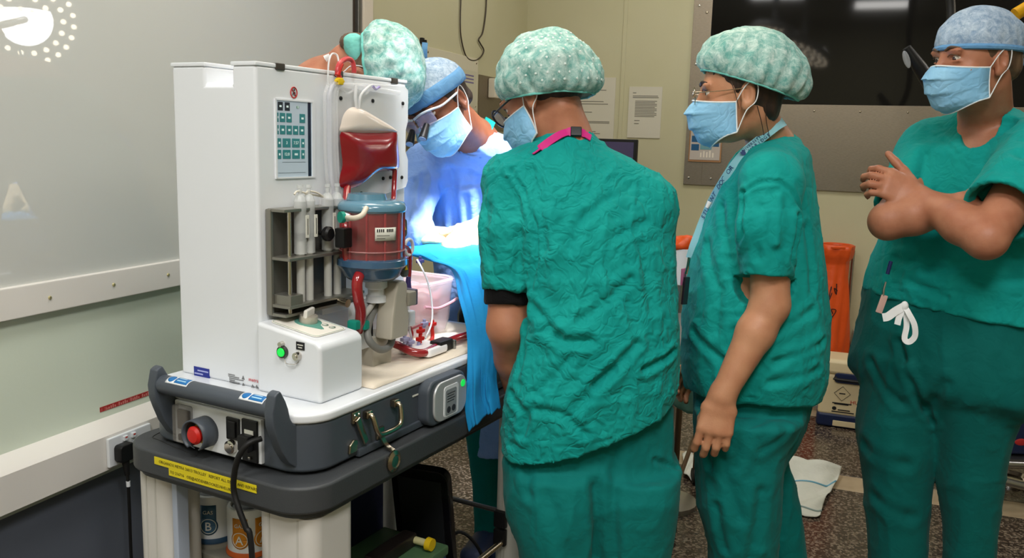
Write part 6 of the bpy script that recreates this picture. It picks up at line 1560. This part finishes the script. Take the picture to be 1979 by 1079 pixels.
# ================================================================== drapes, table, bins, coolers
def gobj(name, x, y, lab, cat, group=None):      # an empty at a ground point of the view-aligned frame
    e = empty(name, W((x, y, 0)), AW, lab, cat, group); e['o'] = (x, y); return e
def gdone(bld, e, name, m, **kw):
    return bld.xform(Matrix.Translation((-e['o'][0], -e['o'][1], 0))).done(name, m, e, **kw)
def sheet(rows, nu=44, nv=60, wave=.006, seed=1):
    """smooth surface through rows of points"""
    R_ = [[Vector(p) for p in r] for r in rows]
    def cr(P, t):
        n = len(P)-1; i = min(int(t*n), n-1); f = t*n-i; p1, p2 = P[i], P[i+1]; p0 = P[i-1] if i else p1*2-p2; p3 = P[i+2] if i+2 <= n else p2*2-p1
        return .5*((2*p1)+(p2-p0)*f+(2*p0-5*p1+4*p2-p3)*f*f+(3*p1-p0-3*p2+p3)*f**3)
    def f(a, b):
        q = cr([cr(r, a) for r in R_], b)
        w_ = wave*float(noise3(np.array([[a*7+3, b*3.3, seed]]), seed)[0])+wave*.5*float(noise3(np.array([[a*17, b*7, seed]]), seed+1)[0])
        return q+Vector((w_*.4, w_, w_*.6))
    return B().grid(f, nu, nv)
tbl = gobj('operating_table', .25, 2.62, 'operating table under blue drapes between the gowned person and the scrub team', 'table')
gdone(B().box((-.16, 2.50, .86), (.33, 2.66, .95), .02), tbl, 'table_top', BLACK)
gdone(B().box((.05, 2.53, .1), (.18, 2.62, .86), .02), tbl, 'pedestal', ALU); gdone(B().box((-.05, 2.48, .004), (.3, 2.64, .1), .03), tbl, 'base', ALU)
pat = gobj('patient', .2, 2.60, 'patient shape hidden under the blue surgical drapes', 'patient')
v = Vol((-.2, 2.42, .93), (.62, 2.78, 1.2), .01); v.econe((-.1, 2.59, 1.035), (.28, 2.59, 1.04), (0, 1, 0), (.075, .07), (.08, .08), .03); P, Q = v.mesh(1)
to_obj('covered_body', P-np.array([.2, 2.60, 0]), Q, GOWN, pat)
dr = gobj('surgical_drape', -.05, 2.3, 'blue surgical drape sheet hanging from the operating field beside the machine', 'drape')
rows = [[at(778, 452, 2.76), at(840, 452, 2.74), at(900, 455, 2.72), at(960, 455, 2.72), at(1080, 458, 2.7)],
        [at(776, 468, 2.6), at(830, 468, 2.56), at(890, 474, 2.52), at(950, 470, 2.5), at(1080, 474, 2.5)],
        [at(784, 484, 2.46), at(830, 486, 2.4), at(880, 488, 2.36), at(940, 480, 2.34), at(1060, 486, 2.34)],
        [at(822, 497, 2.40), at(850, 503, 2.32), at(890, 510, 2.26), at(945, 508, 2.22), at(1050, 510, 2.22)],
        [at(872, 520, 2.27), at(885, 524, 2.20), at(910, 528, 2.16), at(950, 530, 2.14), at(1010, 540, 2.13)],
        [at(886, 575, 2.13), at(900, 576, 2.10), at(925, 570, 2.09), at(955, 575, 2.07), at(1000, 590, 2.07)],
        [at(900, 640, 2.0), at(915, 645, 1.99), at(935, 640, 1.99), at(952, 645, 1.98), at(970, 650, 1.98)],
        [at(903, 720, 1.92), at(916, 722, 1.91), at(932, 715, 1.925), at(946, 720, 1.925), at(960, 720, 1.935)],
        [at(900, 780, 1.90), at(916, 775, 1.895), at(932, 770, 1.915), at(948, 765, 1.915), at(964, 760, 1.93)],
        [at(908, 832, 1.895), at(924, 818, 1.89), at(940, 806, 1.91), at(954, 797, 1.91), at(968, 788, 1.93)]]
gdone(sheet(rows, 60, 110, .008, 4), dr, 'sheet', DRAPEM, solid=.002, ang=80)
gd = gobj('green_drape', .55, 2.75, 'pale green cloth hanging from the instrument stand between the two people in bouffant caps', 'drape')
rows = [[at(1255, 660, 2.54), at(1290, 662, 2.53), at(1320, 668, 2.54), at(1345, 672, 2.55)], [at(1255, 715, 2.53), at(1292, 720, 2.52), at(1322, 725, 2.53), at(1345, 728, 2.54)], [at(1262, 762, 2.53), at(1298, 778, 2.52), at(1322, 795, 2.53), at(1346, 803, 2.54)]]
gdone(sheet(rows, 20, 24, .008, 8), gd, 'cloth', clothmat('pale_green_cloth', (120, 170, 160), (136, 182, 172)), solid=.002, ang=80)
# instrument stand
ist = gobj('instrument_stand', .62, 2.95, 'steel instrument stand on black castors behind the scrub team', 'stand')
tz = at(1290, 660, 2.62)[2]
gdone(B().box((.35, 2.58, tz-.025), (.72, 3.12, tz-.006), .006), ist, 'tray', ALU)
f0 = onz(1298, 1030, 0); f1 = onz(1342, 935, 0)
for i, (q, t_) in enumerate(((f0, (.60, 2.98)), (f1, (.70, 3.10)), (np.array([.38, 2.66, 0]), (.38, 2.66)))):
    gdone(B().tube([(q[0], q[1], .07), (q[0], q[1], tz-.02)], .012, 12, 1), ist, 'leg', mat('brown_steel', (120, 100, 80), .35, .9))
    gdone(B().cyl((q[0]-.012, q[1], .035), (q[0]+.012, q[1], .035), .034, .034, 20), ist, 'castor', RUBBER)
gdone(B().tube([(f0[0], f0[1], .16), (f1[0], f1[1], .26)], .009, 10, 1), ist, 'brace', mat('brown_steel', (120, 100, 80)))
gdone(B().tube([(f1[0]-.12, f1[1]+.05, .36), (f1[0]+.05, f1[1], .36)], .008, 10, 1), ist, 'brace', CHROME)
# absorbent pad on the floor
pd = gobj('absorbent_pad', 1.33, 3.5, 'crumpled white absorbent pad with a blue edge lying on the floor', 'pad')
c4 = [onz(1488, 925, .004), onz(1620, 916, .004), onz(1585, 998, .004), onz(1470, 985, .004)]
def _pad(a, b):
    q = (c4[0]*(1-a)+c4[1]*a)*(1-b)+(c4[3]*(1-a)+c4[2]*a)*b; z = .008+.022*abs(math.sin(a*6+b*4))*abs(math.sin(b*7+a*2+1))+.07*max(0, 1-b*4.5)*(.4+.6*math.sin(a*3))
    return (q[0]+.02*math.sin(b*5+1)*(a-.5), q[1]+.03*math.sin(a*6), z)
gdone(B().grid(_pad, 36, 26), pd, 'pad_sheet', clothmat('pad_white', (216, 218, 206), (226, 226, 216)), solid=.003, ang=80)
gdone(B().tube([Vector(_pad(a/14, .3))+Vector((0, 0, .004)) for a in range(15)], .004, 6, 2), pd, 'blue_edge', mat('pad_blue', (110, 170, 196), .6))
gdone(B().tube([Vector(_pad(a/14, .9))+Vector((0, 0, .003)) for a in range(15)], .004, 6, 2), pd, 'grey_edge', mat('pad_grey', (150, 170, 168), .6))
pd2 = gobj('floor_cloth', .78, 3.55, 'white crumpled cloth on the floor beside the instrument stand leg', 'cloth')
c5 = [onz(1318, 880, .004), onz(1362, 885, .004), onz(1362, 945, .004), onz(1322, 925, .004)]
gdone(B().grid(lambda a, b: tuple(((c5[0]*(1-a)+c5[1]*a)*(1-b)+(c5[3]*(1-a)+c5[2]*a)*b)[:2])+(.008+.02*abs(math.sin(a*6+b*4)),), 20, 16), pd2, 'cloth_sheet', MATS['pad_white'], solid=.003, ang=80)

# ---- back of the room (world axes)
def wbx(px, py, d): return Vector(W(at(px, py, d)))
# white organ cooler
c0 = Vector(W(onz(1577, 822, 0))); 
ck = empty('cool_box', (c0.x, c0.y, 0), 0, 'cream and navy cool box with red lettering standing on the floor by the back wall', 'cool box'); ck.scale = (1, 1, .92)
CW, CD, CH_ = .46, .20, .40
CB = mat('cooler_cream', (226, 208, 168), .4)
B().box((0, 0, .07), (CW, CD, .315), .02, 3).done('box_body', CB, ck)
B().box((-.004, -.004, 0), (CW+.004, CD+.004, .085), .02, 3).done('box_base', NAVY, ck)
B().box((.08, -.0065, .012), (CW-.05, .0, .045), .003).done('base_label', CB, ck)
B().box((-.008, -.008, .31), (CW+.008, CD+.008, CH_), .025, 3).done('lid', CB, ck)
B().prism(rrect(.07, .268, CW-.05, .325, .02), -.014, .004, 'y', .005).done('handle_recess', NAVY, ck)
B().tube([(.08, -.012, .30), (.09, -.022, .292), (CW-.08, -.022, .292), (CW-.07, -.012, .30)], .008, 8, 3).done('handle', BLACK, ck)
B().tube([(.115+.04*x, -.002, .205+.042*z) for x, z in ((1, 0), (0, 1), (-1, 0), (0, -1))], .0014, 5, 1, True).done('diamond_mark', PRINTB, ck)
for k in range(6): B().box((.24+.014*k, -.0015, .205), (.248+.014*k, .002, .24)).done('barcode_bar', mat('cooler_grey', (110, 100, 88), .6), ck)
FX = lambda u, z: frame((u, -.0018, z), (1, 0, 0), (0, -1, 0))
text('lettering', 'HUMAN ORGAN', FX(.27, .160), .030, PRINTR, ck)
for (u0, u1, z, m_) in ((.22, .34, .186, PRINTR), (.22, .36, .137, PRINTR), (.07, .165, .147, PRINTB), (.08, .15, .142, PRINTB), (.1, .16, .108, PRINTB), (.07, .18, .096, PRINTB), (.10, .13, .205, PRINTB)):
    B().box((u0, -.0015, z-.003), (u1, .002, z+.003)).done('print_line', m_, ck)
B().cyl((.082, .001, .115), (.082, -.0016, .115), .011, .011, 14).done('print_dot', PRINTB, ck)
# orange waste sack on a frame
oc = wbx(1604, 600, 4.74)
sk_ = empty('waste_sack', (oc.x, oc.y, 0), 0, 'tall orange clinical waste sack with scrawled black marks behind the cool box', 'waste bag')
ORG = mat('orange_film', (222, 84, 26), .4, bump=(14, .5))
zt_, zb_ = wbx(1605, 474, 4.74).z, wbx(1605, 700, 4.74).z
def _sack(a, b):
    t = 2*math.pi*a; r = np.interp(b, [0, .12, .35, .6, .8, .9, .93, 1], [.02, .11, .108, .10, .08, .076, .095, .098]); r = r*(1+.07*math.sin(5*t+6*b)+.04*math.sin(11*t-9*b))
    return (r*math.cos(t), r*math.sin(t)*.9, .06+(zt_-.06)*b)
B().grid(_sack, 48, 40).done('sack_film', ORG, sk_, solid=.002, ang=80)
B().tube([(.088*math.cos(t*.26), .08*math.sin(t*.26), zt_-.004) for t in range(24)], .012, 8, 1, True).done('sack_rim', ORG, sk_)
B().tube([(.095, .06, zt_-.03), (.10, .06, .02)], .009, 8, 1).tube([(-.095, .06, zt_-.03), (-.12, .06, .02)], .009, 8, 1).tube([(-.14, -.1, .02), (.14, -.1, .02), (.12, .1, .02), (-.14, .1, .02)], .01, 8, 1, True).done('sack_frame', ALU, sk_)
scr_ = B(); rn = random.Random(5)
def onsack(a, b): q = Vector(_sack(a, b)); return q*1.0+Vector((math.cos(2*math.pi*a), math.sin(2*math.pi*a), 0))*.004
for k in range(9):
    a0 = .66+.13*rn.random(); b0 = .45+.32*k/9
    scr_.tube([onsack(a0+.03*rn.uniform(-1, 1), b0+.05*rn.uniform(-1, 1)) for _ in range(4)], .0025, 5, 3)
scr_.done('marker_scrawl', PRINTB, sk_)
# orange lid bin glimpsed between the two women
ob = gobj('sharps_bin', .72, 3.3, 'orange lidded sharps bin showing between the two people in bouffant caps', 'bin')
q = at(1322, 470, 3.3); v = Vol(q-.14, q+.14, .006); v.ell(q, (.05, .05, .03)); v.ell(q+[-.015, 0, -.012], (.04, .05, .022)); v.ell(q+[.01, -.03, .02], (.02, .02, .012)); P, Q = v.mesh(1); P = crumple(P, Q, .004, 20, 3)
to_obj('bin_lid', P-np.array([.72, 3.3, 0]), Q, ORG, ob)
gdone(B().lathe([(.035, q[2]-.16), (.045, q[2]-.02), (.03, q[2]-.01)], (q[0], q[1], 0), 20), ob, 'bin_body', WHITE)
gdone(B().tube([(q[0], q[1]+.02, 0.02), (q[0], q[1]+.02, q[2]-.12)], .012, 10, 1).lathe([(.12, .0), (.12, .02), (.02, .03)], (q[0], q[1]+.02, 0), 20), ob, 'bin_stand', ALU)
# white wall box and red pole behind the man
a = onback(1643, 700); b = onback(1692, 640)
wb = empty('wall_box', (0, 0, 0), label='white wall box with a grey flap low on the back wall', cat='wall box')
B().box((a[0], YB-.05, a[2]), (b[0], YB, b[2]), .005).done('box', mat('box_white', (206, 200, 188), .4), wb)
B().box((a[0]+.03, YB-.054, a[2]), (b[0]-.01, YB-.049, a[2]+.13), .003).done('flap', mat('flap_grey', (110, 96, 84), .4), wb)
B().lathe([(.008, 0), (.006, .003), (0, .004)], ((a[0]+b[0])/2+.02, YB-.05, b[2]-.02), 10, XV).done('screw', BRASSY, wb)
B().tube([Vector(onback(1630, 600))+Vector((0, -.01, 0)), Vector(onback(1640, 650))+Vector((0, -.012, 0)), Vector(onback(1645, 700))+Vector((0, -.012, 0))], .005, 8, 5).done('wall_cable', mat('grey_cable', (110, 100, 96), .5), label='thin grey cable running down the back wall to the white box', cat='cable')
rp = gobj('red_pole', 1.52, 3.25, 'thin red brown pole standing behind the person with folded arms', 'pole')
A_, B_ = at(1704, 518, 3.25), at(1694, 640, 3.25); C_ = onz(1745, 960, .02)
gdone(B().tube([tuple(C_), tuple(B_), tuple(A_), tuple(A_+[.03, .0, .05]), tuple(A_+[.08, .02, .06])], .012, 10, 5), rp, 'pole', mat('red_brown', (128, 54, 40), .4))
gdone(B().lathe([(.03, .0), (.03, .02), (.012, .035)], (C_[0], C_[1], 0), 24), rp, 'pole_foot', RUBBER)
# navy cooler on a steel trolley at the picture's edge
kb = at(1962, 800, 3.5)
bc = gobj('blue_cool_box', 2.16, 3.5, 'navy blue cool box with a cream lid on the low steel trolley', 'cool box')
zl = at(1960, 735, 3.5)[2]; z0_ = at(1960, 868, 3.5)[2]; zt2 = at(1960, 690, 3.5)[2]
gdone(B().box((1.98, 3.42, z0_), (2.42, 3.72, zl), .02, 3), bc, 'box_body', NAVY)
gdone(B().box((1.975, 3.415, zl), (2.425, 3.725, zt2), .02, 3), bc, 'lid', CB)
gdone(B().box((2.0, 3.418, zl-.02), (2.40, 3.422, zl-.016)), bc, 'seam_line', mat('seam_grey', (90, 100, 130), .5))
q = at(1974, 855, 3.42); gdone(B().ball((q[0], 3.42, q[2]), (.028, .004, .015), 16), bc, 'red_badge', PRINTR)
st_ = gobj('steel_trolley', 2.2, 3.55, 'low steel trolley carrying the navy cool box', 'trolley')
gdone(B().tube([(1.95, 3.36, z0_-.02), (2.46, 3.36, z0_-.02), (2.46, 3.76, z0_-.02), (1.95, 3.76, z0_-.02)], .016, 12, 1, True), st_, 'rail', ALU)
gdone(B().box((1.96, 3.38, z0_-.022), (2.45, 3.75, z0_-.004)), st_, 'deck', ALU)
gdone(B().tube([(1.93, 3.3, z0_-.05), (2.46, 3.28, z0_-.16)], .016, 12, 1), st_, 'brace', ALU)
for x, y in ((1.98, 3.4), (2.43, 3.4), (1.98, 3.73), (2.43, 3.73)):
    gdone(B().tube([(x, y, .04), (x, y, z0_-.02)], .014, 10, 1), st_, 'leg', ALU); gdone(B().cyl((x-.012, y, .03), (x+.012, y, .03), .03, .03, 18), st_, 'castor', RUBBER)
q = onz(1935, 925, .02); gdone(B().lathe([(.10, .0), (.105, .03), (.095, .032), (.085, .015), (0, .012)], (q[0]+.03, q[1], .0), 28), st_, 'ring_foot', CHROME)
# hand lamp hanging before the window, dark post
hl = gobj('examination_lamp', 1.6, 3.1, 'black examination lamp head with a clear lens in front of the dark window', 'lamp')
A_, B_ = at(1752, 92, 3.4), at(1800, 165, 3.4)
gdone(B().tube([A_, (A_+B_)/2, B_], [.016, .026, .03], 14, 4), hl, 'lamp_body', BLACK)
gdone(B().ball(A_+[.0, -.01, -.045], (.012, .014, .035), 16, Matrix.Rotation(-.4, 3, 'Y')), hl, 'lens_cover', mat('lamp_clear', (220, 224, 230), .05, alpha=.4))
gdone(B().tube([B_, at(1830, 120, 3.5), at(1838, 40, 3.6), at(1838, -120, 3.6), tuple(at(1838, -120, 3.6)[:2])+(CEIL_H,)], .018, 12, 4), hl, 'lamp_arm', BLACK)

# ---- surgical lights: one over the table, one at the picture's edge seen mirrored in the glossy panel
LED = mat('led_white', (255, 252, 240), .3, emit=28., emit_rgb=(255, 236, 205))
def surgical_light(pos, aim, r, lab, power, handle=False, cone=50):
    pos = Vector(W(pos)); aim = Vector(W(aim)); d = (aim-pos).normalized(); Rm = d.to_track_quat('Z', 'Y').to_matrix()
    e = empty('surgical_light', pos, 0, lab, 'surgical light', 'surgical lights on ceiling arms')
    B().lathe([(0, -.09), (r*.5, -.085), (r*.9, -.055), (r, -.02), (r, .01), (r*.96, .015), (0, .012)], n=40, R=Rm).done('lamp_head', WHITE, e)
    rnd = random.Random(2)
    for ring, nn in ((.2, 6), (.45, 12), (.68, 18), (.87, 24)):
        for k in range(nn):
            t = 2*math.pi*k/nn+ring; c = Rm @ Vector((r*ring*math.cos(t), r*ring*math.sin(t), .014))
            B().lathe([(.017, 0), (.014, .004), (0, .005)], c, 10, Rm).done('led', LED, e)
    up_ = Vector((0, 0, 1)); back = Rm @ Vector((0, 0, -.09))
    top = Vector((pos.x, pos.y+.35, CEIL_H))-pos
    B().tube([back, back+Vector((0, .12, .1)), Vector((back.x, back.y+.3, .5)), Vector((top.x, top.y, .6)), top], .028, 12, 4).done('ceiling_arm', WHITE, e)
    if handle:
        hq = Vector(W(at(1962, 28, 3.1)))-pos; hq2 = Vector(W(at(2010, 0, 3.1)))-pos
        B().tube([Rm @ Vector((0, 0, .02)), hq2], .02, 10, 1).done('handle_stem', WHITE, e)
        B().tube([hq2, hq], .022, 16, 1).done('handle', mat('handle_yellow', (240, 176, 20), .4), e)
    if power:
        l = bpy.data.lights.new('field_spot', 'SPOT'); l.energy = power; l.spot_size = math.radians(cone); l.spot_blend = .5; l.shadow_soft_size = r*.5; l.color = (.92, .95, 1)
        o = bpy.data.objects.new('field_spot', l); COL.objects.link(o); o.parent = e; o.location = d*.03; o.rotation_euler = (-d).to_track_quat('Z', 'Y').to_euler()
    return e
surgical_light((.35, 2.2, 2.3), (-.02, 2.62, 1.12), .28, 'round surgical light above the draped operating field', 900, cone=34)
surgical_light((-.06, 1.9, 2.5), (-.22, 2.32, 1.05), .24, 'added small surgical light that brightens the far end of the machine deck', 330, cone=24)  # added lamp, puts extra light on the organ chamber and deck
surgical_light((2.5, 3.5, 2.12), (.2, 2.7, 1.3), .32, 'round surgical light with a yellow handle at the window side of the room', 25, True, 40)
